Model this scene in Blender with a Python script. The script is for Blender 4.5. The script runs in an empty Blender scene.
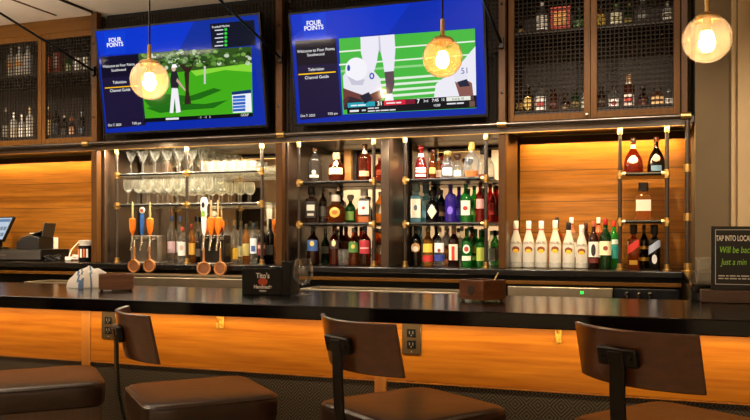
import bpy, bmesh, math, random
from mathutils import Vector, Matrix
random.seed(7)
SC = bpy.context.scene
COL = SC.collection
PI = math.pi

# ------------------------------------------------------------------ camera
F, D, HY, EYE = 794.0, 2223.0, 234.0, 1.3235
TH = math.atan(F / D)
SN, CN = math.sin(TH), math.cos(TH)
cam = bpy.data.cameras.new('camera')
cam.sensor_fit = 'HORIZONTAL'
cam.sensor_width = 36.0
cam.lens = 36.0 * F / 750.0
cam.shift_y = (HY - 210.0) / 750.0
cam.clip_start = 0.05
co = bpy.data.objects.new('camera', cam)
co.location = (0, 0, EYE)
co.rotation_euler = (PI / 2, 0, TH)
COL.objects.link(co)
SC.camera = co

def spot(px, py, Y):
    """world point seen at a photo position, on the wall-parallel plane at depth Y"""
    u = (px - 375.0) / F
    t = Y / (CN + u * SN)
    return Vector((t * (-SN + u * CN), Y, EYE + t * (HY - py) / F))

def dist(px, Y):
    return Y / (CN + (px - 375.0) / F * SN)

def XA(px, Y):
    return spot(px, 0, Y).x

# ------------------------------------------------------------------ materials
def lin(h):
    if isinstance(h, str):
        h = h.lstrip('#')
        v = [int(h[i:i + 2], 16) / 255.0 for i in (0, 2, 4)]
        return tuple((c / 12.92 if c <= .04045 else ((c + .055) / 1.055) ** 2.4) for c in v)
    return tuple(h)

MATS = {}
def newmat(name):
    m = bpy.data.materials.new(name)
    m.use_nodes = True
    nt = m.node_tree
    b = nt.nodes['Principled BSDF']
    return m, nt, b

def mat(name, color, rough=.5, metal=0., spec=.5, emit=None, es=0., coat=0., bump=0., bscale=60., vary=0.):
    if name in MATS:
        return MATS[name]
    m, nt, b = newmat(name)
    c = lin(color)
    b.inputs['Base Color'].default_value = (*c, 1)
    b.inputs['Roughness'].default_value = rough
    b.inputs['Metallic'].default_value = metal
    b.inputs['Specular IOR Level'].default_value = spec
    b.inputs['Coat Weight'].default_value = coat
    b.inputs['Coat Roughness'].default_value = .08
    if emit is not None:
        b.inputs['Emission Color'].default_value = (*lin(emit), 1)
        b.inputs['Emission Strength'].default_value = es
    if bump or vary:
        tc = nt.nodes.new('ShaderNodeTexCoord')
        n = nt.nodes.new('ShaderNodeTexNoise')
        n.inputs['Scale'].default_value = bscale
        n.inputs['Detail'].default_value = 5
        nt.links.new(tc.outputs['Object'], n.inputs['Vector'])
        if bump:
            bp = nt.nodes.new('ShaderNodeBump')
            bp.inputs['Strength'].default_value = bump
            bp.inputs['Distance'].default_value = .004
            nt.links.new(n.outputs['Fac'], bp.inputs['Height'])
            nt.links.new(bp.outputs['Normal'], b.inputs['Normal'])
        if vary:
            r = nt.nodes.new('ShaderNodeValToRGB')
            r.color_ramp.elements[0].position = .3
            r.color_ramp.elements[1].position = .7
            r.color_ramp.elements[0].color = (*[x * (1 - vary) for x in c], 1)
            r.color_ramp.elements[1].color = (*[min(1, x * (1 + vary)) for x in c], 1)
            nt.links.new(n.outputs['Fac'], r.inputs['Fac'])
            nt.links.new(r.outputs['Color'], b.inputs['Base Color'])
    MATS[name] = m
    return m

def wood(name, dark, light, axis='x', scale=6., rough=.35, coat=.2, stretch=22., plank=0., bump=.15, spec=.5):
    """procedural veneer: grain along one axis, optional horizontal plank joints"""
    if name in MATS:
        return MATS[name]
    m, nt, b = newmat(name)
    tc = nt.nodes.new('ShaderNodeTexCoord')
    mp = nt.nodes.new('ShaderNodeMapping')
    s = [stretch, stretch, stretch]
    s['xyz'.index(axis)] = 1.0
    mp.inputs['Scale'].default_value = s
    nt.links.new(tc.outputs['Object'], mp.inputs['Vector'])
    n = nt.nodes.new('ShaderNodeTexNoise')
    n.inputs['Scale'].default_value = scale * .35
    n.inputs['Detail'].default_value = 9
    n.inputs['Roughness'].default_value = .62
    n.inputs['Distortion'].default_value = .25
    nt.links.new(mp.outputs['Vector'], n.inputs['Vector'])
    r = nt.nodes.new('ShaderNodeValToRGB')
    r.color_ramp.elements[0].position = .25
    r.color_ramp.elements[0].color = (*lin(dark), 1)
    r.color_ramp.elements[1].position = .78
    r.color_ramp.elements[1].color = (*lin(light), 1)
    nt.links.new(n.outputs['Fac'], r.inputs['Fac'])
    out = r.outputs['Color']
    if plank:
        sx = nt.nodes.new('ShaderNodeSeparateXYZ')
        nt.links.new(tc.outputs['Object'], sx.inputs['Vector'])
        def mth(op, a, bb=None):
            q = nt.nodes.new('ShaderNodeMath')
            q.operation = op
            for k, v in enumerate((a, bb)):
                if v is None:
                    continue
                if isinstance(v, (int, float)):
                    q.inputs[k].default_value = v
                else:
                    nt.links.new(v, q.inputs[k])
            return q.outputs[0]
        z = mth('DIVIDE', sx.outputs['Z'], plank)
        fr = mth('FRACT', z)
        fl = mth('FLOOR', z)
        wn = nt.nodes.new('ShaderNodeTexWhiteNoise')
        wn.noise_dimensions = '1D'
        nt.links.new(fl, wn.inputs['W'])
        tone = mth('ADD', mth('MULTIPLY', wn.outputs['Value'], .35), .80)
        joint = mth('GREATER_THAN', fr, .025)
        k = mth('MULTIPLY', tone, mth('ADD', mth('MULTIPLY', joint, .7), .3))
        mx = nt.nodes.new('ShaderNodeMix')
        mx.data_type = 'RGBA'
        mx.blend_type = 'MULTIPLY'
        mx.inputs[0].default_value = 1
        cb = nt.nodes.new('ShaderNodeCombineColor')
        for q in range(3):
            nt.links.new(k, cb.inputs[q])
        nt.links.new(out, mx.inputs[6])
        nt.links.new(cb.outputs[0], mx.inputs[7])
        out = mx.outputs[2]
    nt.links.new(out, b.inputs['Base Color'])
    bp = nt.nodes.new('ShaderNodeBump')
    bp.inputs['Strength'].default_value = bump
    bp.inputs['Distance'].default_value = .002
    nt.links.new(n.outputs['Fac'], bp.inputs['Height'])
    nt.links.new(bp.outputs['Normal'], b.inputs['Normal'])
    b.inputs['Roughness'].default_value = rough
    b.inputs['Specular IOR Level'].default_value = spec
    b.inputs['Coat Weight'].default_value = coat
    b.inputs['Coat Roughness'].default_value = .12
    MATS[name] = m
    return m

def glass(name, tint, rough=.03, milk=0., milkcol=None, ior=1.45, edge=0.):
    """thin-walled glass: tinted see-through, fresnel gloss, optional milky share"""
    if name in MATS:
        return MATS[name]
    m = bpy.data.materials.new(name)
    m.use_nodes = True
    nt = m.node_tree
    nt.nodes.clear()
    o = nt.nodes.new('ShaderNodeOutputMaterial')
    tr = nt.nodes.new('ShaderNodeBsdfTransparent')
    tr.inputs['Color'].default_value = (*lin(tint), 1)
    last = tr.outputs[0]
    if milk:
        df = nt.nodes.new('ShaderNodeBsdfDiffuse')
        df.inputs['Color'].default_value = (*lin(milkcol or tint), 1)
        tl = nt.nodes.new('ShaderNodeBsdfTranslucent')
        tl.inputs['Color'].default_value = (*lin(milkcol or tint), 1)
        mm = nt.nodes.new('ShaderNodeMixShader')
        mm.inputs[0].default_value = .5
        nt.links.new(df.outputs[0], mm.inputs[1])
        nt.links.new(tl.outputs[0], mm.inputs[2])
        mk = nt.nodes.new('ShaderNodeMixShader')
        mk.inputs[0].default_value = milk
        if edge:      # whiter at grazing angles, painting in the light that rims catch
            le = nt.nodes.new('ShaderNodeLayerWeight')
            le.inputs['Blend'].default_value = .5
            pe = nt.nodes.new('ShaderNodeMath')
            pe.operation = 'POWER'
            nt.links.new(le.outputs['Facing'], pe.inputs[0])
            pe.inputs[1].default_value = 3.0
            me_ = nt.nodes.new('ShaderNodeMath')
            me_.operation = 'MULTIPLY_ADD'
            nt.links.new(pe.outputs[0], me_.inputs[0])
            me_.inputs[1].default_value = edge
            me_.inputs[2].default_value = milk
            nt.links.new(me_.outputs[0], mk.inputs[0])
        nt.links.new(last, mk.inputs[1])
        nt.links.new(mm.outputs[0], mk.inputs[2])
        last = mk.outputs[0]
    gl = nt.nodes.new('ShaderNodeBsdfGlossy')
    gl.inputs['Roughness'].default_value = rough
    lw = nt.nodes.new('ShaderNodeLayerWeight')
    lw.inputs['Blend'].default_value = .5
    pw = nt.nodes.new('ShaderNodeMath')
    pw.operation = 'POWER'
    nt.links.new(lw.outputs['Facing'], pw.inputs[0])
    pw.inputs[1].default_value = 2.8
    fr = nt.nodes.new('ShaderNodeMath')
    fr.operation = 'MULTIPLY_ADD'
    nt.links.new(pw.outputs[0], fr.inputs[0])
    fr.inputs[1].default_value = .80
    fr.inputs[2].default_value = .05
    mx = nt.nodes.new('ShaderNodeMixShader')
    nt.links.new(fr.outputs[0], mx.inputs[0])
    nt.links.new(last, mx.inputs[1])
    nt.links.new(gl.outputs[0], mx.inputs[2])
    nt.links.new(mx.outputs[0], o.inputs['Surface'])
    MATS[name] = m
    return m

def glow(color, strength, name=None):
    name = name or 'glow_%s_%g' % (color, strength)
    if name in MATS:
        return MATS[name]
    m = bpy.data.materials.new(name)
    m.use_nodes = True
    nt = m.node_tree
    nt.nodes.clear()
    o = nt.nodes.new('ShaderNodeOutputMaterial')
    e = nt.nodes.new('ShaderNodeEmission')
    e.inputs['Color'].default_value = (*lin(color), 1)
    e.inputs['Strength'].default_value = strength
    nt.links.new(e.outputs[0], o.inputs['Surface'])
    MATS[name] = m
    return m

def pix(color, s=1.0):
    """a lit area of a television picture behind a glossy front"""
    return mat('screen_%s_%g' % (color, s), '#010102', .08, 0, .14, color, s)

def fabric_pattern():
    m, nt, b = newmat('greek_key_fabric')
    tc = nt.nodes.new('ShaderNodeTexCoord')
    sx = nt.nodes.new('ShaderNodeSeparateXYZ')
    nt.links.new(tc.outputs['Object'], sx.inputs['Vector'])
    def mth(op, a, bb=None):
        q = nt.nodes.new('ShaderNodeMath')
        q.operation = op
        for k, v in enumerate((a, bb)):
            if v is None:
                continue
            if isinstance(v, (int, float)):
                q.inputs[k].default_value = v
            else:
                nt.links.new(v, q.inputs[k])
        return q.outputs[0]
    def cell(o):
        return mth('ABSOLUTE', mth('SUBTRACT', mth('FRACT', mth('DIVIDE', mth('ADD', o, 20.0), .080)), .5))
    d = mth('ADD', cell(sx.outputs['X']), cell(sx.outputs['Z']))
    band = mth('GREATER_THAN', mth('FRACT', mth('MULTIPLY', d, 6.0)), .55)
    mx = nt.nodes.new('ShaderNodeMix')
    mx.data_type = 'RGBA'
    nt.links.new(band, mx.inputs[0])
    mx.inputs[6].default_value = (*lin('#16130f'), 1)
    mx.inputs[7].default_value = (*lin('#4f4536'), 1)
    nt.links.new(mx.outputs[2], b.inputs['Base Color'])
    b.inputs['Roughness'].default_value = .7
    return m

M = dict(
    panel=wood('honey_veneer', '#8a4a08', '#c07a1c', 'x', 7, .4, .06, spec=.3),
    plank=wood('plank_wall_wood', '#52300a', '#905a16', 'x', 7, .4, .04, plank=.19, spec=.25),
    post=wood('honey_post', '#94581c', '#b87a30', 'z', 5, .35, .2),
    frame=wood('cabinet_frame_wood', '#432706', '#5e3b0c', 'z', 6, .5, .0, spec=.12),
    framex=wood('cabinet_rail_wood', '#432706', '#5e3b0c', 'x', 6, .5, .0, spec=.12),
    column=wood('upright_wood', '#3a2108', '#4e300c', 'z', 6, .5, .0, spec=.2),
    chairwood=wood('dark_walnut_ply', '#3c200e', '#583117', 'x', 7, .3, .3),
    legwood=wood('stool_leg_wood', '#35200f', '#523319', 'z', 7, .35, .3),
    boxwood=wood('stained_box_wood', '#4a2814', '#7d4b2c', 'x', 10, .35, .2),
    paddle=wood('paddle_wood', '#82501f', '#a86c36', 'z', 14, .4, .1),
    block=wood('block_wood', '#3d2616', '#5d3c24', 'x', 6, .45, .1),
    partition=wood('partition_wood', '#291c13', '#3d2a1c', 'z', 5, .3, .4),
    leather=mat('brown_leather', '#28160c', .34, 0, .42, coat=.0, bump=.2, bscale=30, vary=.3),
    granite=mat('black_granite', '#050507', .17, 0, .28, coat=.0, bump=.02, bscale=140, vary=.5),
    counter=mat('black_counter', '#0c0b0b', .2, 0, .5, vary=.4),
    black=mat('black_plastic', '#080809', .4, 0, .22),
    blackmetal=mat('black_steel', '#15130f', .38, .6),
    pipe=mat('gunmetal_pipe', '#544d47', .3, .9),
    brass=mat('brass', '#d8b673', .28, 1., vary=.1),
    gold=mat('gold_foil', '#c79a3c', .3, .8),
    steel=mat('stainless_steel', '#a89a82', .32, .9, vary=.06, bscale=20),
    chrome=mat('chrome', '#d8d4cc', .12, 1.),
    mirror=mat('mirror', '#ebe3d6', .02, 1.),
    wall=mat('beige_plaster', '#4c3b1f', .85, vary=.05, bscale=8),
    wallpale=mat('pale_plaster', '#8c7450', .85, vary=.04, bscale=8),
    wallroom=mat('room_plaster', '#d8c6aa', .9, vary=.05, bscale=5),
    ceil=mat('ceiling_paint', '#efe2d0', .9, vary=.03, bscale=6),
    floor=wood('floor_boards', '#a8987f', '#beae94', 'y', 4, .4, .1),
    inner=mat('cabinet_interior', '#241710', .6, vary=.2),
    lattice=mat('bronze_lattice', '#1c1307', .75, 0, .2, vary=.2),
    white=mat('white_plastic', '#e8e4da', .4),
    paper=mat('cream_paper', '#e6dcc2', .6),
    whitepaper=mat('white_paper', '#eeeae0', .6),
    cloth=mat('white_cloth', '#f4f6fa', .85, bump=.4, bscale=220),
    clothblue=mat('blue_cloth_stripe', '#5b7da8', .85),
    fabric=fabric_pattern(),
    led=glow('#ffc060', 1.7, 'led_warm'),
    ledbright=glow('#ffd490', 2.0, 'led_pale'),
    ledbar=glow('#ffc27a', 1.5, 'led_bar'),
)
G = dict(
    clear=glass('clear_glass', '#f4f6f4', .04, .05, '#ffffff', edge=.55),
    snifter=glass('snifter_crystal', '#fdfdfc', .03, .004, '#ffffff', edge=.35),
    cut=glass('cut_glass', '#f6f6f2', .05, .16, '#ffffff', edge=.6),
    ware=glass('glassware', '#fdfdfa', .04, .03, '#ffffff', edge=.65),
    amber=glass('amber_spirit', '#d6873c', .04, .14, '#c06a24'),
    red=glass('red_glass', '#d0302a', .04, .30, '#d02a20'),
    brown=glass('brown_glass', '#8a4a22', .04, .18, '#5a2c14'),
    ruby=glass('red_whiskey', '#b8562a', .04, .16, '#9c3c1c'),
    dark=glass('dark_glass', '#33221a', .05, .3, '#1c130e'),
    green=glass('green_glass', '#5fd06a', .04, .34, '#3cbc4c'),
    dkgreen=glass('bottle_green', '#3a8046', .04, .3, '#1f5c2a'),
    blue=glass('pale_blue_glass', '#b0e6f4', .04, .3, '#9cdcf0'),
    purple=glass('purple_glass', '#7c60e4', .04, .42, '#5c40d4'),
    gold=glass('golden_spirit', '#f0b862', .04, .22, '#eca848'),
    milk=glass('white_frost', '#f0efe8', .12, .86, '#f4f1e8'),
    silver=glass('smoky_glass', '#948a80', .05, .3, '#6a6058'),
)

# ------------------------------------------------------------------ mesh builder
class MB:
    def __init__(s):
        s.v, s.f, s.m = [], [], []
    def add(s, vs, fs, mi=0):
        b = len(s.v)
        s.v += [tuple(v) for v in vs]
        s.f += [tuple(b + i for i in f) for f in fs]
        s.m += [mi] * len(fs)
        return s
    def box(s, x0, x1, y0, y1, z0, z1, mi=0):
        vs = [(x, y, z) for z in (z0, z1) for y in (y0, y1) for x in (x0, x1)]
        return s.add(vs, [(0, 2, 3, 1), (4, 5, 7, 6), (0, 1, 5, 4), (2, 6, 7, 3), (0, 4, 6, 2), (1, 3, 7, 5)], mi)
    def tube(s, pts, r, n=12, mi=0, cap=True):
        pts = [Vector(p) for p in pts]
        rs = r if isinstance(r, (list, tuple)) else [r] * len(pts)
        vs, fs = [], []
        ref = None
        for i, p in enumerate(pts):
            d = (pts[min(i + 1, len(pts) - 1)] - pts[max(i - 1, 0)]).normalized()
            if ref is None:
                ref = d.orthogonal().normalized()
            a = (ref - d * ref.dot(d))
            a = a.normalized() if a.length > 1e-6 else d.orthogonal().normalized()
            ref = a
            b = d.cross(a)
            for k in range(n):
                t = 2 * PI * k / n
                vs.append(p + (a * math.cos(t) + b * math.sin(t)) * rs[i])
        for i in range(len(pts) - 1):
            for k in range(n):
                fs.append((i * n + k, i * n + (k + 1) % n, (i + 1) * n + (k + 1) % n, (i + 1) * n + k))
        if cap:
            fs.append(tuple(reversed(range(n))))
            fs.append(tuple((len(pts) - 1) * n + k for k in range(n)))
        return s.add(vs, fs, mi)
    def lathe(s, prof, n=22, c=(0, 0, 0), sq=2.0, sx=1., sy=1., mi=0, closed=True):
        """prof: (radius, z) rows; sq > 2 squares the cross-section"""
        vs, fs = [], []
        for r, z in prof:
            for k in range(n):
                t = 2 * PI * (k + .5) / n
                q = (abs(math.cos(t)) ** sq + abs(math.sin(t)) ** sq) ** (-1 / sq)
                vs.append((c[0] + r * q * math.cos(t) * sx, c[1] + r * q * math.sin(t) * sy, c[2] + z))
        for i in range(len(prof) - 1):
            for k in range(n):
                fs.append((i * n + k, i * n + (k + 1) % n, (i + 1) * n + (k + 1) % n, (i + 1) * n + k))
        if closed:
            if prof[0][0] > 1e-5:
                fs.append(tuple(reversed(range(n))))
            if prof[-1][0] > 1e-5:
                fs.append(tuple((len(prof) - 1) * n + k for k in range(n)))
        return s.add(vs, fs, mi)
    def prism(s, pts, d, mi=0):
        """flat outline (list of 3-D points) pushed along vector d"""
        n = len(pts)
        pts = [Vector(p) for p in pts]
        d = Vector(d)
        vs = pts + [p + d for p in pts]
        fs = [tuple(range(n)), tuple(reversed(range(n, 2 * n)))]
        fs += [(i, i + n, (i + 1) % n + n, (i + 1) % n) for i in range(n)]
        return s.add(vs, fs, mi)
    def build(s, name, mats, parent=None, bevel=0., seg=2, loc=None, smooth=True, world=False, rot=None):
        me = bpy.data.meshes.new(name)
        vs = s.v
        if world and parent is not None:
            p = parent.location
            vs = [(a - p.x, b - p.y, c - p.z) for a, b, c in vs]
        me.from_pydata(vs, [], s.f)
        mats = mats if isinstance(mats, (list, tuple)) else [mats]
        for m in mats:
            me.materials.append(m)
        for p, i in zip(me.polygons, s.m):
            p.material_index = i
        bm = bmesh.new()
        bm.from_mesh(me)
        bmesh.ops.remove_doubles(bm, verts=bm.verts, dist=1e-6)
        bmesh.ops.recalc_face_normals(bm, faces=bm.faces)
        bm.to_mesh(me)
        bm.free()
        if smooth:
            me.shade_smooth()
            me.set_sharp_from_angle(angle=math.radians(38))
        o = bpy.data.objects.new(name, me)
        COL.objects.link(o)
        if parent is not None:
            o.parent = parent
        if loc is not None:
            o.location = loc
        if rot is not None:
            o.rotation_euler = rot
        if bevel:
            b = o.modifiers.new('soft_edges', 'BEVEL')
            b.width = bevel
            b.segments = seg
            b.limit_method = 'ANGLE'
        return o

def box(name, m, parent, x0, x1, y0, y1, z0, z1, bevel=0., world=True):
    return MB().box(x0, x1, y0, y1, z0, z1).build(name, m, parent, bevel, world=world)

def tag(o, label, cat, group=None):
    o['label'] = label
    o['category'] = cat
    if group:
        o['group'] = group
    return o

def thing(name, label, cat, loc=(0, 0, 0), rz=0., group=None):
    o = bpy.data.objects.new(name, None)
    o.empty_display_size = .05
    COL.objects.link(o)
    o.location = loc
    o.rotation_euler = (0, 0, rz)
    return tag(o, label, cat, group)

def struct(o):
    o['kind'] = 'structure'
    return o

def kids(o):
    return [c for c in bpy.data.objects if c.parent is o]

def dup(root, loc, rz=None, label=None, group=None):
    r = root.copy()
    COL.objects.link(r)
    r.location = loc
    if rz is not None:
        r.rotation_euler = (0, 0, rz)
    if label:
        r['label'] = label
    if group:
        r['group'] = group
    for ch in kids(root):
        c = ch.copy()
        COL.objects.link(c)
        c.parent = r
        for g in kids(ch):
            d = g.copy()
            COL.objects.link(d)
            d.parent = c
    return r

def text_mesh(body, size, align='CENTER', bold=0.):
    cu = bpy.data.curves.new('lettering', 'FONT')
    cu.body = body
    cu.size = size
    cu.align_x = align
    cu.align_y = 'CENTER'
    cu.offset = bold
    ob = bpy.data.objects.new('lettering', cu)
    COL.objects.link(ob)
    dg = bpy.context.evaluated_depsgraph_get()
    dg.update()
    me = bpy.data.meshes.new_from_object(ob.evaluated_get(dg))
    vs = [v.co.copy() for v in me.vertices]
    fs = [tuple(p.vertices) for p in me.polygons]
    bpy.data.objects.remove(ob)
    bpy.data.curves.remove(cu)
    bpy.data.meshes.remove(me)
    return vs, fs

# ------------------------------------------------------------------ room shell
CZ = 2.84
XL, XR, YF, YB = -9.0, 3.2, -3.6, 5.0
struct(box('floor', M['floor'], None, XL - .2, XR + .2, YF - .2, YB + .2, -.1, 0))
struct(box('ceiling', M['ceil'], None, XL - .2, XR + .2, YF - .2, YB + .2, CZ, CZ + .1))
struct(box('wall_back', M['wall'], None, XL, XR, YB, YB + .15, 0, CZ))
struct(box('wall_left', M['wallroom'], None, XL - .15, XL, YF, YB, 0, CZ))
struct(box('wall_right', M['wallroom'], None, XR, XR + .15, YF, YB, 0, CZ))
struct(box('wall_front', M['wallroom'], None, XL, XR, YF - .15, YF, 0, CZ))
o = thing('framed_picture', 'dark picture in a pale frame on the far wall, reflected in the stemware mirror', 'picture', (-7.3, YF + .02, 1.8))
MB().box(-.36, .36, -.018, .0, -.46, .46).build('frame', mat('pale_frame', '#d8ccb4', .5), o, .004)
MB().box(-.30, .30, .0005, .006, -.40, .40).build('print', mat('dark_print', '#1c1a18', .5), o)
RX = .175                                   # end of the back bar, start of the plain wall
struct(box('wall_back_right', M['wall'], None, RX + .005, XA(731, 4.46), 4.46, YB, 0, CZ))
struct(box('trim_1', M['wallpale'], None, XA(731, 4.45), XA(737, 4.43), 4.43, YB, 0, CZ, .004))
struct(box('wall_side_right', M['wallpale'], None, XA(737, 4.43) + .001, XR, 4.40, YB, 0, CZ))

# ------------------------------------------------------------------ back bar: counter, uprights, cabinets
CT = 1.127                                   # back counter height
CY0, CYB = 4.40, 4.95
WL = -5.45                                   # far end of the back bar, outside the picture
cb = thing('back_counter', 'long black back counter carrying the bottles and beer taps', 'counter', (-2.6, 4.65, 0))
box('countertop', M['counter'], cb, WL, .118, CY0, CYB, CT - .034, CT, .004)
box('cabinet_body', M['black'], cb, WL, .118, 4.47, CYB, .0, CT - .034)
box('edge_rail', M['framex'], cb, WL, .112, 4.405, 4.468, 1.045, 1.066, .003)
box('plinth', M['black'], cb, WL, .118, 4.44, 4.47, 0, .1)
sc_ = thing('side_counter', 'black glossy side counter turning back from the bar beside the chalkboard sign', 'counter', (.7, 4, 0))
box('countertop', M['granite'], sc_, .121, 1.6, 3.345, 4.395, CT - .034, CT, .004)
box('cabinet_body', M['black'], sc_, .16, 1.6, 3.36, 4.39, 0, CT - .034)

# wood-plank back walls of the two lit niches; mirrors behind the three shelf bays
colx = [(XA(93, 4.47), XA(98.5, 4.47)), (XA(277, 4.47), XA(283.5, 4.47)), (XA(499, 4.47), XA(506, 4.47))]
mid = XA(384, 4.47)
b0, b1, b2, b3 = colx[0][1], (colx[1][0] + colx[1][1]) / 2, mid + .015, (colx[2][0] + colx[2][1]) / 2
w1 = box('wall_niche_left', M['plank'], None, WL, colx[0][0], 4.95, 4.999, CT, 1.915)
w5 = box('wall_niche_right', M['plank'], None, colx[2][1], RX, 4.95, 4.999, CT, 1.915)
struct(w1); struct(w5)
SOF = 1.915
struct(box('trim_2', M['partition'], None, WL, RX, 4.505, 4.999, SOF, 1.948))       # soffit under the cabinets
for i, (x0, x1, lab) in enumerate(((b0 + .04, b1 - .03, 'large back-bar mirror behind the stemware and beer taps'),
                                   (b1 + .03, b2 - .03, 'back-bar mirror behind the whiskey shelves'),
                                   (b2 + .03, b3 - .03, 'back-bar mirror behind the gin and liqueur shelves'))):
    o = thing('bar_mirror', lab, 'mirror', ((x0 + x1) / 2, 4.91, CT))
    box('mirror_glass', M['mirror'], o, x0, x1, 4.90, 4.91, CT + .002, SOF - .002)
    box('backing', M['black'], o, x0, x1, 4.911, 4.94, CT + .002, SOF - .002)

def partition(x0, x1, lab, y0=4.46):
    o = thing('partition_panel', lab, 'partition', ((x0 + x1) / 2, 4.7, CT), group='wooden partitions of the back bar')
    box('panel', M['partition'], o, x0, x1, y0 + .012, 4.895, CT + .001, SOF - .001, .002)
    box('front_edge', M['partition'], o, x0 - .004, x1 + .004, y0, y0 + .0115, CT + .001, SOF - .001, .002)
partition(colx[0][0] + .005, colx[0][1] + .02, 'brown wooden partition between the stemware bay and the till niche', 4.505)
partition(colx[1][0] + .005, colx[1][1] + .01, 'brown wooden partition between the stemware bay and the whiskey bay', 4.505)
partition(mid - .012, mid + .03, 'brown wooden partition between the whiskey bay and the gin bay')
partition(colx[2][0], colx[2][1] - .006, 'brown wooden partition between the gin bay and the coconut rum niche', 4.505)
for i, (x0, x1) in enumerate(colx):
    o = thing('wooden_upright', ['tall brown wooden upright between the till cabinet and the golf television',
                                 'tall brown wooden upright between the two televisions',
                                 'tall brown wooden upright between the football television and the mesh cabinet'][i],
              'upright', ((x0 + x1) / 2, 4.475, CT), group='wooden uprights of the back bar')
    box('board', M['column'], o, x0, x1, 4.45, 4.50, CT + .001, CZ - .002, .003)
    m = MB()
    for z in (2.12, 2.40, 2.62):
        m.lathe([(.0, -.004), (.008, -.004), (.008, .002), (.004, .004), (0, .004)], 10)
        k = len(m.v) - 50
        for q in range(k, len(m.v)):
            a, b_, c_ = m.v[q]
            m.v[q] = ((x0 + x1) / 2 + a, 4.448 - c_, z + b_)
    m.build('bolt', M['blackmetal'], o, world=True)

def bars(mb, x0, x1, z0, z1, y, pitch, w):
    nx = max(1, round((x1 - x0) / pitch)); nz = max(1, round((z1 - z0) / pitch))
    for i in range(nx + 1):
        x = x0 + (x1 - x0) * i / nx
        mb.box(x - w / 2, x + w / 2, y, y + .004, z0, z1)
    for k in range(nz + 1):
        z = z0 + (z1 - z0) * k / nz
        mb.box(x0, x1, y + .0035, y + .0075, z - w / 2, z + w / 2)
    return mb

def cabinet(xs, lab, knobs):
    x0, x1 = xs[0], xs[-1]
    o = thing('wall_cabinet', lab, 'cabinet', ((x0 + x1) / 2, 4.75, 1.952))
    y0, yb, z0, z1 = 4.512, 4.992, 1.952, 2.74
    m = MB()
    m.box(x0, x1, y0 + .03, yb, z0, 2.02).box(x0, x1, y0 + .03, yb, z1 - .02, z1)
    m.box(x0, x0 + .018, y0 + .03, yb, 2.02, z1 - .02).box(x1 - .018, x1, y0 + .03, yb, 2.02, z1 - .02)
    m.box(x0, x1, yb - .012, yb, 2.02, z1 - .02)
    m.build('body', M['inner'], o, world=True)
    box('shelf', M['inner'], o, x0 + .019, x1 - .019, y0 + .06, yb - .013, 2.465, 2.482)
    box('header', M['framex'], o, x0, x1, y0, yb, z1 + .001, CZ - .003, .003)
    for i in range(len(xs) - 1):
        a, b_ = xs[i] + .0015, xs[i + 1] - .0015
        m = MB()
        sw = .033
        m.box(a, a + sw, y0, y0 + .025, z0, z1).box(b_ - sw, b_, y0, y0 + .025, z0, z1)
        m.box(a + sw, b_ - sw, y0 + .001, y0 + .024, z0, z0 + .045).box(a + sw, b_ - sw, y0 + .001, y0 + .024, z1 - .04, z1)
        d = m.build('door', M['frame'], o, .0015, world=True)
        mm = bars(MB(), a + sw, b_ - sw, z0 + .045, z1 - .04, y0 + .010, .0235, .0052)
        k = mm.build('mesh_panel', M['lattice'], o, smooth=False, world=True)
        k.parent = d
        if knobs[i]:
            kx = (b_ - sw / 2) if knobs[i] > 0 else (a + sw / 2)
            q = MB().lathe([(0, 0), (.004, 0), (.004, .01), (.008, .014), (.008, .02), (0, .023)], 12)
            q.v = [(kx + a_, y0 - c_, z0 + .028 + b2_) for a_, b2_, c_ in q.v]
            h = q.build('knob', M['chrome'], o, world=True)
            h.parent = d
dw = .475
xr_ = colx[0][0] - .004
cabinet([xr_ - 3 * dw, xr_ - 2 * dw, xr_ - dw, xr_], 'brown wall cabinet with wire mesh doors above the till niche', [0, 0, 1])
xl_ = colx[2][1] + .004
xs3 = [xl_, (XA(590.5, 4.52)), XA(676.5, 4.52) + .02]
cabinet(xs3, 'brown wall cabinet with wire mesh doors above the coconut rum bottles', [1, 0])
o = thing('wooden_upright', 'brown wooden end upright of the mesh cabinet beside the plain wall', 'upright', (.15, 4.49, 1.95), group='wooden uprights of the back bar')
box('board', M['column'], o, xs3[-1] + .002, xs3[-1] + .035, 4.47, 4.51, 1.955, CZ - .002, .003)

# lattice screen behind the televisions
for i, (x0, x1) in enumerate(((colx[0][1], colx[1][0]), (colx[1][1], colx[2][0]))):
    o = thing('lattice_screen', 'dark lattice screen behind the %s television' % ('golf', 'football')[i], 'screen', ((x0 + x1) / 2, 4.55, 1.95))
    bars(MB(), x0 + .004, x1 - .004, 1.962, CZ - .04, 4.515, .0245, .009).build('lattice', M['lattice'], o, smooth=False, world=True)
    box('backing', M['black'], o, x0 + .002, x1 - .002, 4.56, 4.60, 1.952, CZ - .003)

# pipe rail with brass fittings in front of the soffit
RZ, RY = 1.936, 4.418
o = thing('pipe_rail', 'long dark pipe rail with brass fittings under the cabinets and televisions', 'rail', (-2.5, RY, RZ))
MB().tube([(WL, RY, RZ), (XA(686, RY), RY, RZ)], .0125, 14).build('pipe', M['pipe'], o, world=True)
for px in (86, 281, 502, 686):
    x = XA(px, RY)
    m = MB().tube([(x - .025, RY, RZ), (x + .025, RY, RZ)], .019, 14)
    m.tube([(x, RY, RZ), (x, 4.4385, RZ)], .012, 12)
    m.build('fitting', M['brass'], o, world=True)
# lower edge strip with the warm light behind it
o = thing('soffit_edge', 'dark metal edge strip under the pipe rail', 'trim strip', (-2.5, 4.49, 1.91))
m = MB()
m.box(WL, RX - .01, 4.440, 4.449, 1.8935, 1.926)
m.build('strip', M['partition'], o, .001, world=True)
MB().box(WL, RX - .01, 4.439, 4.449, 1.888, 1.8932).build('brass_edge', M['brass'], o, .001, world=True)

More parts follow.
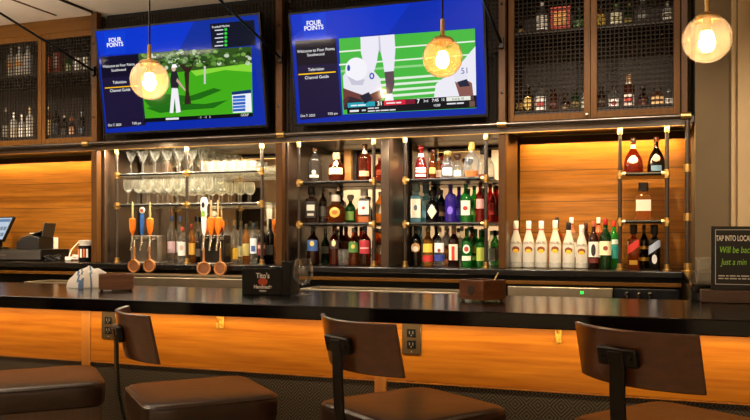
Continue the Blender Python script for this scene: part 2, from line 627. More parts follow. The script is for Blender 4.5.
def led(x0, x1, lab, y=4.515, z=1.9125, m=None, w=.014, power=0, tint=(1, .71, .30), tilt=22):
    o = thing('mounted_light_strip', lab, 'light', ((x0 + x1) / 2, y, z), group='warm light strips')
    box('housing', M['steel'], o, x0, x1, y - w / 2 - .002, y + w / 2 + .002, z - .0005, z + .0015)
    box('added_baffle', M['black'], o, x0, x1, y + w / 2 + .0021, y + w / 2 + .0036, z - .0105, z + .0015)  # added baffle that keeps the lit strip out of the mirrors
    if power:
        l = bpy.data.lights.new('strip_lamp', 'AREA')
        l.shape = 'RECTANGLE'
        l.size, l.size_y = x1 - x0 - .02, .012
        l.energy, l.color = power, tint
        lo = bpy.data.objects.new('strip_lamp', l)
        lo.location = ((x0 + x1) / 2, y, z - .0065)
        lo.rotation_euler = (math.radians(tilt), 0, 0)
        COL.objects.link(lo)
    box('diffuser', m or M['led'], o, x0, x1, y - w / 2, y + w / 2, z - .005, z - .0006)
led(WL + .02, colx[0][0] - .01, 'thin warm light strip above the till niche', power=9)
for x0, x1, w_, a, b in ((WL + .02, colx[0][0] - .01, 17, 'till niche', 'the till niche'), (colx[2][1] + .01, RX - .03, 13, 'rum niche', 'the coconut rum niche')):
    o = thing('mounted_batten', 'narrow brown batten along the top of the plank wall of ' + b, 'batten', ((x0 + x1) / 2, 4.86, 1.87))
    box('batten', M['framex'], o, x0, x1, 4.855, 4.868, 1.868, SOF - .001, .002)
    led(x0 + .01, x1 - .01, 'hidden warm light strip behind the batten of ' + b, y=4.895, power=w_, tint=(1, .68, .25), tilt=14)
led(colx[0][1] + .03, colx[1][0] - .01, 'thin warm light strip above the stemware shelves', m=M['ledbright'], power=48, tint=(1, .84, .60), tilt=10)
led(colx[1][1] + .02, mid - .02, 'thin warm light strip above the whiskey shelves', power=8, tint=(1, .86, .66), tilt=10)
led(mid + .04, colx[2][0] - .01, 'thin warm light strip above the gin and liqueur shelves', power=9, tint=(1, .92, .8), tilt=10)
led(colx[2][1] + .01, RX - .02, 'thin warm light strip above the coconut rum niche', power=16)

# corner pipe standing at the end of the back bar
o = thing('pipe_post', 'tall dark pipe with brass fittings at the end of the back bar', 'pipe', (XA(687.5, 4.46), 4.46, CT))
x = XA(687.5, RY) ; pp = (x, RY)
MB().tube([(pp[0], pp[1], CT + .002), (pp[0], pp[1], RZ - .022)], .0125, 14).build('pipe', M['pipe'], o, world=True)
for py in (168, 217):
    z = spot(687, py, RY).z
    MB().tube([(pp[0], pp[1], z - .02), (pp[0], pp[1], z + .02)], .019, 14).tube([(pp[0], pp[1], z), (pp[0] - .0, pp[1] + .033, z)], .012, 12).build('fitting', M['brass'], o, world=True)
MB().lathe([(.032, 0), (.032, .006), (.019, .01), (.019, .045), (.0126, .045)], 16, (pp[0], pp[1], CT + .001)).build('foot', M['brass'], o, world=True)

# pipe shelves --------------------------------------------------------------
PY, PYR = 4.545, 4.865
def pipe_shelf(pxs, heights, lab, board, top=SOF - .007, z0=CT, stagger=None):
    xs = [XA(p, PY) for p in pxs]
    o = thing('pipe_shelf', lab, 'shelf', ((xs[0] + xs[-1]) / 2, 4.7, z0), group='pipe shelves of the back bar')
    for x in xs:
        MB().tube([(x, PY, z0 + .002), (x, PY, top)], .0105, 12).build('post', M['pipe'], o, world=True)
        MB().lathe([(.024, 0), (.024, .005), (.016, .008), (.016, .032), (.011, .034)], 14, (x, PY, z0 + .001)).build('foot', M['brass'], o, world=True)
        MB().lathe([(.011, -.04), (.0155, -.038), (.0155, 0), (.011, 0)], 14, (x, PY, top)).build('collar', M['brass'], o, world=True)
    xa, xb = xs[0], xs[-1]
    for z in heights:
        box('board', board, o, xa - .012, xb + .012, PY + .012, PYR, z - .018, z, .002)
        MB().tube([(xa, PY, z - .010), (xb, PY, z - .010)], .0085, 12).build('front_bar', M['blackmetal'], o, world=True)
        for x in xs:
            m = MB().tube([(x, PY, z - .034), (x, PY, z + .012)], .0155, 12)
            m.tube([(x - .028 * (1 if x > xa else 0), PY, z - .010), (x + .028 * (1 if x < xb else .3), PY, z - .010)], .0135, 12)
            m.tube([(x, PY, z - .010), (x, PY - .02, z - .010)], [.0145, .012], 12)
            m.build('fitting', M['brass'], o, world=True)
    return o
shelfwood = mat('dark_shelf_board', '#2a1e18', .3, coat=.3, vary=.2)
S2 = (1.738, 1.528)
S3 = (1.655, 1.393)
glassboard = glass('shelf_glass', '#f4f4ee', .04, .10, '#e8e8dc')
pipe_shelf([117, 187, 262], S2, 'two-tier pipe shelf of stemware above the beer taps', glassboard)
pipe_shelf([299, 374], S3, 'two-tier pipe shelf of whiskey bottles beside the stemware bay', shelfwood)
pipe_shelf([405, 486], S3, 'two-tier pipe shelf of colourful gin and liqueur bottles', shelfwood)
pipe_shelf([620, 667], (1.659, 1.400), 'narrow two-tier pipe shelf carrying two round cognac bottles', shelfwood)

# angled support rods from the uprights to the ceiling
for px, py, lab in ((93.5, 71, 'thin black rod slanting up from the upright beside the till cabinet'),
                    (280.5, 58, 'thin black rod slanting up from the upright between the televisions'),
                    (501.5, 43, 'thin black rod slanting up from the upright beside the football television')):
    p = spot(px, py, 4.44)
    L = (CZ - .003 - p.z) / .222
    o = thing('support_rod', lab, 'rod', p, group='slanting support rods')
    MB().tube([p, p + Vector((0, -L, L * .222))], .0075, 10).build('rod', M['blackmetal'], o, world=True)
    m = MB().box(p.x - .014, p.x + .014, 4.428, 4.449, p.z - .03, p.z + .03)
    m.build('bracket', M['blackmetal'], o, .002, world=True)
x = XA(93, 4.45)
struct(box('trim_3', M['blackmetal'], None, x - .008, x + .008, .6, 4.44, CZ - .012, CZ - .0005))
x = XA(57, 4.45)
struct(box('trim_4', M['framex'], None, x - .008, x + .008, .6, 4.44, CZ - .004, CZ - .0005))

# ------------------------------------------------------------------ televisions
TILT = math.radians(8.6)
def television(corners, lab, paint):
    Yb = 4.40
    bl, br = spot(*corners[0], Yb), spot(*corners[1], Yb)
    zb = (bl.z + br.z) / 2
    xc, w = (bl.x + br.x) / 2, br.x - bl.x
    root = thing('television', lab, 'television', (xc, Yb, zb))
    root.rotation_euler = (TILT, 0, 0)
    up = Vector((0, -math.sin(TILT), math.cos(TILT)))
    nrm = Vector((0, -math.cos(TILT), -math.sin(TILT)))
    o0 = Vector((xc, Yb, zb))
    camp = Vector((0, 0, EYE))
    def loc(px, py):
        d = spot(px, py, Yb) - camp
        t = (o0 - camp).dot(nrm) / d.dot(nrm)
        p = camp + d * t - o0
        return p.x, p.dot(up)
    h = w * .5645
    bz = .012
    m = MB()
    m.box(-w / 2, w / 2, .002, .035, 0, h)
    m.box(-w / 2, -w / 2 + bz, -.004, .002, 0, h).box(w / 2 - bz, w / 2, -.004, .002, 0, h)
    m.box(-w / 2 + bz, w / 2 - bz, -.004, .002, 0, bz * 1.3).box(-w / 2 + bz, w / 2 - bz, -.004, .002, h - bz, h)
    m.build('bezel', M['black'], root, .001)
    MB().box(-.2, .2, .036, .055, .15, h - .15).build('wall_bracket', M['blackmetal'], root)
    sx0, sx1, sz0, sz1 = -w / 2 + bz, w / 2 - bz, bz * 1.3, h - bz
    scr = MB().box(sx0, sx1, .0, .0018, sz0, sz1).build('screen', pix('#0a2aa6'), root)
    mb = MB(); cols = []
    def q(pts, c, lay, s=1.0):
        k = (c, s)
        if k not in cols:
            cols.append(k)
        P2 = []
        for a in pts:
            x_, z_ = loc(*a)
            P2.append((min(max(x_, sx0), sx1), -.0004 * lay - .0003, min(max(z_, sz0), sz1)))
        mb.add(P2, [tuple(range(len(P2)))], cols.index(k))
    def ell(cx, cy, rx, ry, c, lay, n=18, s=1.0):
        q([(cx + rx * math.cos(2 * PI * i / n), cy + ry * math.sin(2 * PI * i / n)) for i in range(n)], c, lay, s)
    tb = MB(); tcols = []
    def tx(s_, px, py, hp, c='#ffffff', lay=9, align='CENTER', bold=0., stretch=1.0):
        if c not in tcols:
            tcols.append(c)
        size = hp * dist(px, Yb) / F * 1.38
        vs, fs = text_mesh(s_, size, align, bold * size)
        x_, z_ = loc(px, py)
        tb.add([(x_ + v.x * stretch, -.0004 * lay - .0003, z_ + v.y) for v in vs], fs, tcols.index(c))
    paint(q, ell, tx)
    pm = mb.build('picture', [pix(c, s) for c, s in cols], None, smooth=False)
    pm.parent = scr
    tm = tb.build('lettering', [pix(c, 1.0) for c in tcols], None, smooth=False)
    tm.parent = scr
    # emitters face the room: make every flat face look forward
    for ob in (pm, tm):
        for p in ob.data.polygons:
            if p.normal.y > 0:
                p.flip()
    return root

def golf(q, ell, tx):
    q([(94, 29), (194, 18), (180, 50), (140, 53), (100, 56)], '#0a36cc', 1)
    q([(194, 18.5), (262, 12), (268, 127), (252, 50), (178, 52)], '#12309c', 1)
    q([(104, 33), (125, 31), (126, 53), (106, 54)], '#0d3ed2', 2)
    tx('FOUR', 115.3, 40, 4.1, bold=.02)
    tx('POINTS', 115.3, 44.8, 4.1, bold=.02)
    q([(100.5, 57), (139, 54), (141, 75), (102, 78)], '#120f26', 2)
    q([(102, 78), (141, 75), (146, 125), (107, 129)], '#1c1536', 2)
    tx('Welcome to Four Points', 119, 65.5, 2.7)
    tx('Southwood', 119, 70, 2.7)
    tx('Television', 120, 82.2, 2.9)
    q([(105, 87.6), (138, 85.2), (138, 86.2), (105, 88.6)], '#ffc800', 3)
    tx('Channel Guide', 120.5, 90.2, 2.9)
    tx('Oct 7, 2023', 115, 125, 2.4)
    tx('7:05 pm', 137, 123.3, 2.4)
    # course
    q([(138.5, 53.5), (251.5, 46.5), (253, 116), (144, 122)], '#44ac1a', 2)
    q([(190, 70), (252, 63), (252, 72), (225, 70), (196, 76)], '#8ad83a', 3)
    q([(138.5, 53.5), (251.5, 46.5), (252, 63), (222, 67), (190, 71), (140, 76)], '#33521f', 3)
    rnd = random.Random(3)
    for i in range(150):
        x = rnd.uniform(141, 250); f = (x - 138) / 113
        y = rnd.uniform(51 - 6 * f + 3, 69 - 5 * f)
        ell(x, y, rnd.uniform(1.2, 3), rnd.uniform(1, 2.2), rnd.choice(['#4d7a2a', '#1c3313', '#7aa648', '#c3d0b4', '#2b451c', '#5b8a34']), 4 + i % 2, 8)
    for pts in ([(144, 100), (165, 94), (190, 96), (214, 88), (222, 90), (200, 99), (178, 104), (150, 107)],
                [(146, 108), (176, 103), (205, 104), (228, 100), (214, 108), (186, 110), (160, 113)]):
        q(pts, '#1f6b14', 3)
    q([(184.5, 74), (186, 66), (188.5, 66), (189.5, 74), (189, 90), (191.5, 104), (184.5, 104.5), (186, 90)], '#33241c', 6)
    q([(185, 72), (176, 60), (178, 59), (187, 68)], '#33241c', 6)
    q([(187.5, 70), (195, 57), (197, 58), (189.5, 73)], '#33241c', 6)
    for i in range(70):
        a = rnd.uniform(0, 2 * PI); b = rnd.uniform(0, 1) ** .5
        ell(184 + 22 * b * math.cos(a), 58 + 8 * b * math.sin(a), rnd.uniform(1, 2.4), rnd.uniform(.8, 1.7), rnd.choice(['#25401a', '#1a3011', '#3d6326', '#55803a', '#8fa878']), 7, 8)
    q([(204, 66), (206, 66), (206, 84), (204, 84)], '#c8ccc0', 5)
    q([(172, 88), (178, 88), (181, 112), (176.5, 113), (175, 98), (173.5, 113), (170, 113)], '#f2f0f4', 7)
    q([(171.5, 72), (177, 71), (179.5, 80), (178.5, 89), (171.5, 89), (170.5, 80)], '#26222c', 7)
    ell(174, 68.5, 2.2, 3, '#d9b8a0', 7)
    q([(171.8, 68), (172.5, 64.5), (176, 64), (177.8, 67.3)], '#ffffff', 8)
    q([(177.5, 78), (186, 90), (185, 91), (176.5, 81)], '#caa58e', 8)
    # corner list and table
    q([(210, 24), (254.5, 20), (256, 45), (212, 49)], '#131728', 5)
    tx('Football Market', 221, 26.5, 2.2)
    for i in range(5):
        ell(226, 29.5 + i * 3.9, 1.5, 1.5, '#34d23c', 6, 10)
        q([(215 + i % 2 * 2, 30 + i * 3.9), (223.5, 29.3 + i * 3.9), (223.5, 30.3 + i * 3.9), (215 + i % 2 * 2, 31 + i * 3.9)], '#dfe3ee', 6)
    q([(232, 92), (251, 89.5), (252, 112), (233, 113)], '#f0f2f6', 5)
    q([(232, 92), (251, 89.5), (251.3, 93), (232.2, 95)], '#11306e', 6)
    for i in range(5):
        y = 96 + i * 3.3
        q([(233, y), (245.5, y - .9), (245.7, y + 1.7), (233.1, y + 2.5)], ['#2a5cb8', '#3c78d8'][i % 2], 6)
    q([(144, 118.5), (253, 112.8), (253, 116.5), (144, 122.6)], '#0b0e16', 4)
    tx('GOLF', 245, 115, 2.6); tx('- 3    - 2    E', 205, 117.2, 2.0)
    q([(166, 118), (179, 117.4), (179, 119.4), (166, 120)], '#e8eaf0', 5)

def football(q, ell, tx):
    q([(288, 9), (410, -9), (404, 14), (389, 33), (339, 38.7), (295, 41)], '#0a34c4', 1)
    q([(410, -12), (487, -12), (489, 118), (476, 28), (389, 34), (402, 14)], '#0a2eb0', 1)
    q([(302, 15), (325.5, 12.5), (327, 37), (303.5, 39)], '#0d3ed2', 2)
    tx('FOUR', 314, 23, 4.4, bold=.02)
    tx('POINTS', 314, 28, 4.4, bold=.02)
    q([(295, 41), (336, 38.5), (337.5, 63), (297, 65.8)], '#0f0d20', 2)
    q([(297, 65.8), (337.5, 63), (341.5, 116), (300.5, 120)], '#1a1338', 2)
    tx('Welcome to Four Points', 316, 50.3, 2.9)
    tx('Southwood', 316, 54.6, 2.9)
    tx('Television', 316.3, 69.3, 3.1)
    q([(298.5, 74), (335.8, 71.2), (335.8, 72.4), (298.5, 75.2)], '#ffc800', 3)
    tx('Channel Guide', 317, 77.2, 3.1)
    tx('Oct 7, 2023', 308, 115.7, 2.4)
    tx('7:05 pm', 333, 113.6, 2.4)
    a = [(339, 38.7), (475, 28.5), (476.7, 108), (343, 114.5)]
    q(a, '#46b842', 2)
    for y0 in (48, 61):
        q([(339.3, y0 + 3), (475, y0 - 7.5), (475, y0 - 6), (339.4, y0 + 4.6)], '#e6f2e0', 3)
    q([(341, 70), (440, 63), (442, 65), (341, 72.5)], '#8fd487', 3)
    for k in range(5):
        q([(372 + k, 79 + k * 5.6), (455, 73 + k * 5.6), (456, 75 + k * 5.6), (373 + k, 81.6 + k * 5.6)], '#dff0da', 3)
    # standing player
    q([(360.5, 37.2), (394.5, 34.4), (395.5, 50), (394, 71), (384.5, 72), (383, 62), (379.5, 46), (377, 62), (374, 72), (365, 70), (361, 52)], '#eceaf6', 5)
    q([(378.5, 36), (380, 36), (381.5, 54), (379, 50)], '#c6c4da', 6)
    q([(384.5, 72), (394, 71), (394.5, 84), (391, 98), (387, 98), (386, 84)], '#5d4852', 5)
    q([(386.5, 94), (392.5, 93.5), (394, 101), (385, 101.5)], '#f2f2f6', 6)
    # crouching player
    q([(343, 76), (353, 62), (368, 64), (380, 78), (383, 95), (376, 104), (345, 107)], '#e8e6f0', 4)
    q([(343, 88), (354, 92), (366, 96), (380, 90), (382, 99), (372, 105), (344, 107)], '#6e3d38', 5)
    q([(343.2, 100), (349, 96), (362, 100), (364, 107), (344, 110)], '#2c2430', 5)
    ell(356.5, 69, 11, 11.5, '#f4f3fa', 6, 24)
    q([(347.5, 76), (357, 81), (365, 79), (363, 85), (352, 85)], '#c8c6d8', 7)
    ell(348.8, 68, 1.6, 3.2, '#2748a0', 7); ell(372, 76, 2.6, 3.4, '#2c4cae', 6, 12)
    ell(372, 76, 1.2, 1.9, '#e8e6f0', 7, 12)
    q([(360, 96), (369, 92), (373, 99), (365, 104)], '#1d2236', 7)
    # blockers behind the lamp
    q([(433, 104), (436, 84), (446, 76), (462, 62), (475.5, 46), (476.3, 100)], '#ecebf5', 4)
    q([(455, 82), (463, 78), (472, 83), (474, 100), (461, 101)], '#8a5a52', 5)
    ell(461, 77, 6.5, 7.5, '#e6e5f2', 6); q([(457, 82), (467, 79), (470, 86), (460, 87)], '#20263c', 7)
    tx('51', 465, 71, 6, '#2748a0', 8)
    # score bar
    q([(346.5, 102.5), (476.5, 95.2), (476.9, 107.5), (347.5, 114)], '#0c1018', 5)
    q([(347.5, 103), (375, 101.3), (375.3, 106), (348, 107.8)], '#1d9fb4', 6)
    q([(384, 100.9), (405.5, 99.6), (405.8, 104.2), (384.3, 105.6)], '#d81f3a', 6)
    q([(405.8, 99.7), (415, 99.1), (415.3, 103.6), (406, 104.2)], '#7c1830', 6)
    q([(446.5, 97.2), (470.5, 95.9), (470.7, 99.9), (446.7, 101.2)], '#e9ecdf', 6)
    q([(469.5, 101), (474.8, 100.7), (475, 106.5), (469.7, 107)], '#6d5348', 6)
    tx('31', 380, 103.6, 4.2, bold=.02); tx('7', 418.5, 101.4, 4.2, bold=.02)
    tx('3rd', 426, 101, 2.6); tx('7:45', 435.5, 100.3, 3, bold=.01); tx('10', 443, 99.8, 2.6)
    
    tx('2nd & 10', 458, 98.9, 2.4, '#20242c')
    def dashes(x, y, ws, h, c):
        for w in ws:
            q([(x, y), (x + w, y - w * .055), (x + w, y - w * .055 + h), (x, y + h)], c, 7)
            x += w + .9; y -= (w + .9) * .055
    dashes(351, 105, (6, 8), 1.4, '#e8f4f6'); dashes(386.5, 102.6, (9, 5), 1.4, '#f6e4e6')
    dashes(350, 110.2, (9,), 2, '#e8eaee'); dashes(362, 109.6, (4,), 1.6, '#c8ccd4')
    dashes(368, 107.8, (6, 4), 1.2, '#dfe2e8'); dashes(368, 110.6, (7, 4, 8, 6), 1.2, '#dfe2e8')
    dashes(447, 103.2, (9, 7), 1.4, '#dfe2e8')
    
    tx('10:00', 437, 105.4, 2.4)
television([(104.5, 135), (268, 127.6)], 'wall television showing a golf broadcast above the beer taps', golf)
television([(295.5, 124.5), (488.5, 118.5)], 'wall television showing a football game above the whiskey shelves', football)

# ------------------------------------------------------------------ front bar
BY0, BY1, BZ = 2.56, 3.27, 1.07
bar = thing('bar_counter', 'long bar with a polished black top and honey wood front', 'bar', (-1.6, 2.9, 0))
box('countertop', M['granite'], bar, -4.6, 1.6, BY0, BY1, BZ - .05, BZ, .004, )
box('carcass', M['black'], bar, -4.6, 1.6, 2.86, 3.24, 0, BZ - .051)
PYF = 2.82
posts = [-3.686, -2.336, -.986, .364, 1.55]
prev = -4.6
for i, x in enumerate(posts):
    box('post', M['post'], bar, x - .023, x + .023, PYF - .004, 2.859, 0, BZ - .052, .002)
    for nm, m_, za, zb_, yy in (('front_panel', M['panel'], .776, BZ - .052, PYF), ('fabric_panel', M['fabric'], .05, .770, PYF + .006)):
        box(nm, m_, bar, prev, x - .0235, yy, 2.859, za, zb_, .0015)
    box('ledge', M['post'], bar, prev, x - .0235, PYF - .003, PYF + .006, .7705, .7755)
    prev = x + .0235
led(-4.5, 1.5, 'long hidden warm light strip under the bar top', y=PYF - .10, z=BZ - .053, m=M['ledbar'], w=.02, power=19, tint=(1, .71, .37), tilt=36)

def outlet(px, py, lab):
    p = spot(px, py, PYF)
    o = thing('power_outlet', lab, 'outlet', (p.x, PYF - .001, p.z), group='outlets on the bar front')
    MB().box(-.037, .037, -.006, 0, -.058, .058).build('cover_plate', mat('bronze_plate', '#5a4a34', .35, .7), o, .003)
    for s in (1, -1):
        m = MB().box(-.017, .017, -.010, -.0061, s * .021 - .015, s * .021 + .015)
        r = m.build('socket', M['black'], o, .003)
        k = MB().box(-.008, -.005, -.0106, -.0101, s * .021 - .003, s * .021 + .008).box(.005, .008, -.0106, -.0101, s * .021 - .003, s * .021 + .008)
        k.box(-.002, .002, -.0106, -.0101, s * .021 - .011, s * .021 - .006)
        k.build('slot', mat('slot_grey', '#6a6458', .5), r)
    MB().tube([(0, -.0075, -.048), (0, -.006, -.048)], .003, 8).build('screw', M['steel'], o)
outlet(109.5, 325, 'bronze power outlet on the bar front below the folded towel')
outlet(412, 338.5, 'bronze power outlet on the bar front below the small wooden holder')

def hook(px, py, lab):
    p = spot(px, py, PYF)
    o = thing('bag_hook', lab, 'hook', (p.x, PYF - .001, p.z), group='hooks on the bar front')
    MB().box(-.010, .010, -.005, 0, -.024, .024).build('plate', mat('hook_brass', '#e6b850', .38, .45), o, .003)
    MB().tube([(0, -.005, -.004), (0, -.02, -.012), (0, -.03, -.022), (0, -.036, -.014), (0, -.038, .0)], .0042, 10).build('lower_prong', mat('hook_brass', '#e6b850', .38, .45), o)
    MB().tube([(0, -.005, .012), (0, -.024, .016), (0, -.034, .026)], [.0042, .0042, .006], 10).build('upper_prong', mat('hook_brass', '#e6b850', .38, .45), o)
hook(222, 322.5, 'brass bag hook on the bar front beyond the black napkin caddy')
hook(558.5, 336, 'brass bag hook on the bar front next to the chalkboard end')

# ------------------------------------------------------------------ bar stools
def make_stool(lab):
    """sitter faces local +y"""
    o = thing('bar_stool', lab, 'stool', (0, 0, 0), group='leather bar stools at the bar')
    S = .225
    # cushion: rounded slab with a soft crown
    n = 14
    m = MB(); vs = []; fs = []
    def rr(t, half, rad):
        return max(-half, min(half, t))
    rows = [(-.09, .955), (-.084, .985), (-.06, 1.0), (-.025, 1.0), (-.010, .985), (-.003, .955), (.0, .90), (.003, .6), (.004, .25)]
    K = 48
    for z, k in rows:
        for i in range(K):
            t = 2 * PI * i / K
            e = 9.0
            qd = (abs(math.cos(t)) ** e + abs(math.sin(t)) ** e) ** (-1 / e)
            vs.append((S * k * qd * math.cos(t), S * k * qd * math.sin(t), .79 + z))
    for r in range(len(rows) - 1):
        for i in range(K):
            fs.append((r * K + i, r * K + (i + 1) % K, (r + 1) * K + (i + 1) % K, (r + 1) * K + i))
    fs.append(tuple(reversed(range(K)))); fs.append(tuple((len(rows) - 1) * K + i for i in range(K)))
    m.add(vs, fs)
    cu = m.build('seat', M['leather'], o)
    m = MB(); e = 9.0
    pts = []
    for i in range(K + 1):
        t = 2 * PI * (i + .5) / K
        qd = (abs(math.cos(t)) ** e + abs(math.sin(t)) ** e) ** (-1 / e)
        pts.append((S * .988 * qd * math.cos(t), S * .988 * qd * math.sin(t), .779))
    m.tube(pts, .0032, 8, cap=False)
    pp_ = m.build('piping', M['leather'], None); pp_.parent = cu
    m = MB()
    a = .205
    for (x0, x1, y0, y1) in ((-a, a, -a, -a + .022), (-a, a, a - .022, a), (-a, -a + .022, -a + .022, a - .022), (a - .022, a, -a + .022, a - .022)):
        m.box(x0, x1, y0, y1, .645, .699)
    m.build('seat_frame', M['legwood'], o, .002)
    for sx in (1, -1):
        for sy in (1, -1):
            c = [(sx * .186 + dx, sy * .186 + dy, .644) for dx, dy in ((-.02, -.02), (.02, -.02), (.02, .02), (-.02, .02))]
            d = [(sx * .205 + dx, sy * .205 + dy, .0) for dx, dy in ((-.016, -.016), (.016, -.016), (.016, .016), (-.016, .016))]
            MB().add(d + c, [(0, 3, 2, 1), (4, 5, 6, 7), (0, 1, 5, 4), (1, 2, 6, 5), (2, 3, 7, 6), (3, 0, 4, 7)]).build('leg', M['legwood'], o, .003)
    for k in range(4):
        a_ = k * PI / 2
        p = [(-.174, .196), (.174, .196)]
        p = [(x * math.cos(a_) - y * math.sin(a_), x * math.sin(a_) + y * math.cos(a_), .26 + .02 * (k % 2)) for x, y in p]
        MB().tube(p, .011, 10).build('stretcher', M['blackmetal'], o)
    # backrest: curved, leaning plywood shell
    nx, nz = 20, 6
    half, sag, th = .20, .066, .014
    lean = math.tan(math.radians(12))
    def surf(i, k, off):
        s = -1 + 2 * i / nx
        z = .915 + .155 * k / nz
        y = -.262 + sag * s * s - (z - .99) * lean
        nrm = Vector((-2 * sag * s / half, 1, 0)).normalized()
        # corners slightly rounded in
        return Vector((half * s, y, z)) + nrm * off
    vs = []; fs = []
    for off in (0, th):
        for k in range(nz + 1):
            for i in range(nx + 1):
                vs.append(surf(i, k, off))
    W = nx + 1; N = W * (nz + 1)
    for k in range(nz):
        for i in range(nx):
            q = k * W + i
            fs.append((q, q + 1, q + W + 1, q + W)); fs.append((N + q, N + q + W, N + q + W + 1, N + q + 1))
    for i in range(nx):
        fs.append((i, N + i, N + i + 1, i + 1)); q = nz * W + i
        fs.append((q, q + 1, N + q + 1, N + q))
    for k in range(nz):
        q = k * W
        fs.append((q, q + W, N + q + W, N + q)); q = k * W + nx
        fs.append((q, N + q, N + q + W, q + W))
    MB().add(vs, fs).build('backrest', M['chairwood'], o, .004)
    # steel strap and plate behind the backrest
    m = MB(); w = .024
    prof = [(-.232, .66), (-.250, .72), (-.266, .80), (-.2715, .90), (-.272, .965), (-.281, 1.012)]
    vs = []
    for y, z in prof:
        for xx in (-w, w):
            for dy in (0, -.009):
                vs.append((xx, y + dy, z))
    fs = []
    for i in range(len(prof) - 1):
        a0, b0_ = i * 4, (i + 1) * 4
        for u, v in ((0, 1), (1, 3), (3, 2), (2, 0)):
            fs.append((a0 + u, a0 + v, b0_ + v, b0_ + u))
    fs += [(0, 2, 3, 1), ((len(prof) - 1) * 4, (len(prof) - 1) * 4 + 1, (len(prof) - 1) * 4 + 3, (len(prof) - 1) * 4 + 2)]
    m.add(vs, fs)
    m.build('back_post', M['blackmetal'], o, .002)
    m = MB()
    m.box(-.062, .062, -.021, -.002, -.025, .025)
    br = m.build('bracket_plate', M['blackmetal'], o, .004, loc=(0, -.262, 1.0), rot=(math.radians(12), 0, 0))
    m = MB()
    for sx in (-.045, .045):
        m.tube([(sx, -.024, 0), (sx, -.0205, 0)], .006, 10)
    b_ = m.build('bolt', M['blackmetal'], None); b_.parent = br
    m = MB().box(-w, w, -.235, -.10, .628, .644)
    m.build('back_post_foot', M['blackmetal'], o, .002)
    return o
st = make_stool('dark leather bar stool below the white towel, its back beyond the picture edge')
spots = [((-2.195, 2.38), 45, None),
         ((-1.49, 2.375), 46, 'dark leather bar stool in front of the brass hook, its wooden back seen edge-on'),
         ((-.735, 2.40), 55, 'dark leather bar stool in front of the outlet under the round-marked wooden holder'),
         ((.055, 2.43), 55, 'dark leather bar stool nearest the chalkboard sign, its broad wooden back facing out')]
for i, ((x, y), a, lab) in enumerate(spots):
    rz = math.radians(a - 90)
    if i == 0:
        st.location = (x, y, 0); st.rotation_euler = (0, 0, rz)
    else:
        dup(st, (x, y, 0), rz, lab)

# ------------------------------------------------------------------ pendant lamps
globe_clear = glass('seeded_globe', '#ffedd6', .05, .05, '#ffe2b8', 1.4)
globe_amber = glass('amber_globe', '#ffd8a4', .05, .05, '#ffd090', 1.4)
bulbm = glow('#ffe4bc', 230, 'bulb_glow')
def pendant(px, py, rpx, Y, lab, gm, ztop=CZ, at=None):
    p = Vector(at) if at else spot(px, py, Y)
    r = rpx * dist(px, Y) / F
    o = thing('pendant_lamp', lab, 'lamp', p, group='glass globe pendants over the bar')
    pr = []
    for i in range(15):
        a = math.radians(-90 + 152 * i / 14)
        pr.append((max(1e-6, r * math.cos(a)), r * math.sin(a)))
    MB().lathe(pr, 32, closed=False).build('globe', gm, o)
    ztop_l = pr[-1][1]; rt = pr[-1][0]
    MB().lathe([(rt * 1.12, ztop_l - .012), (rt * 1.14, ztop_l), (rt * .95, ztop_l + .007), (rt * .35, ztop_l + .014), (.008, ztop_l + .02), (.008, ztop_l + .075), (.004, ztop_l + .078), (1e-6, ztop_l + .078)], 24, closed=False).build('cap', M['brass'], o)
    MB().tube([(0, 0, ztop_l + .06), (0, 0, ztop - p.z - .02)], .004, 8).build('cord', M['black'], o)
    MB().lathe([(.045, 0), (.045, -.012), (.02, -.02), (1e-6, -.02)], 20, (0, 0, ztop - p.z - .001)).build('canopy', M['brass'], o)
    MB().tube([(0, 0, ztop_l - .045), (0, 0, ztop_l)], .014, 14).build('socket', M['brass'], o)
    s = r / .08 * .95
    bp = [(1e-6, -.045 * s), (.014 * s, -.042 * s), (.024 * s, -.028 * s), (.027 * s, -.012 * s), (.022 * s, .006 * s), (.013 * s, .02 * s), (.012 * s, .026 * s), (1e-6, .026 * s)]
    MB().lathe(bp, 18, (0, 0, 0), closed=False).build('bulb', bulbm, o)
pendant(149.5, 80, 19.5, 2.85, 'clear glass globe pendant hanging before the golf television', globe_clear)
pendant(442.5, 57.5, 20, 2.85, 'amber tinted globe pendant hanging before the football television', globe_amber)
pendant(707, 39, 24, 2.85, 'clear glass globe pendant hanging before the plain beige wall', globe_clear)

pendant(149.5, 80, 19.5, 2.85, 'clear glass globe pendant beyond the picture edge, seen reflected in the stemware mirror', globe_clear, at=(-4.1, 2.85, 2.10))

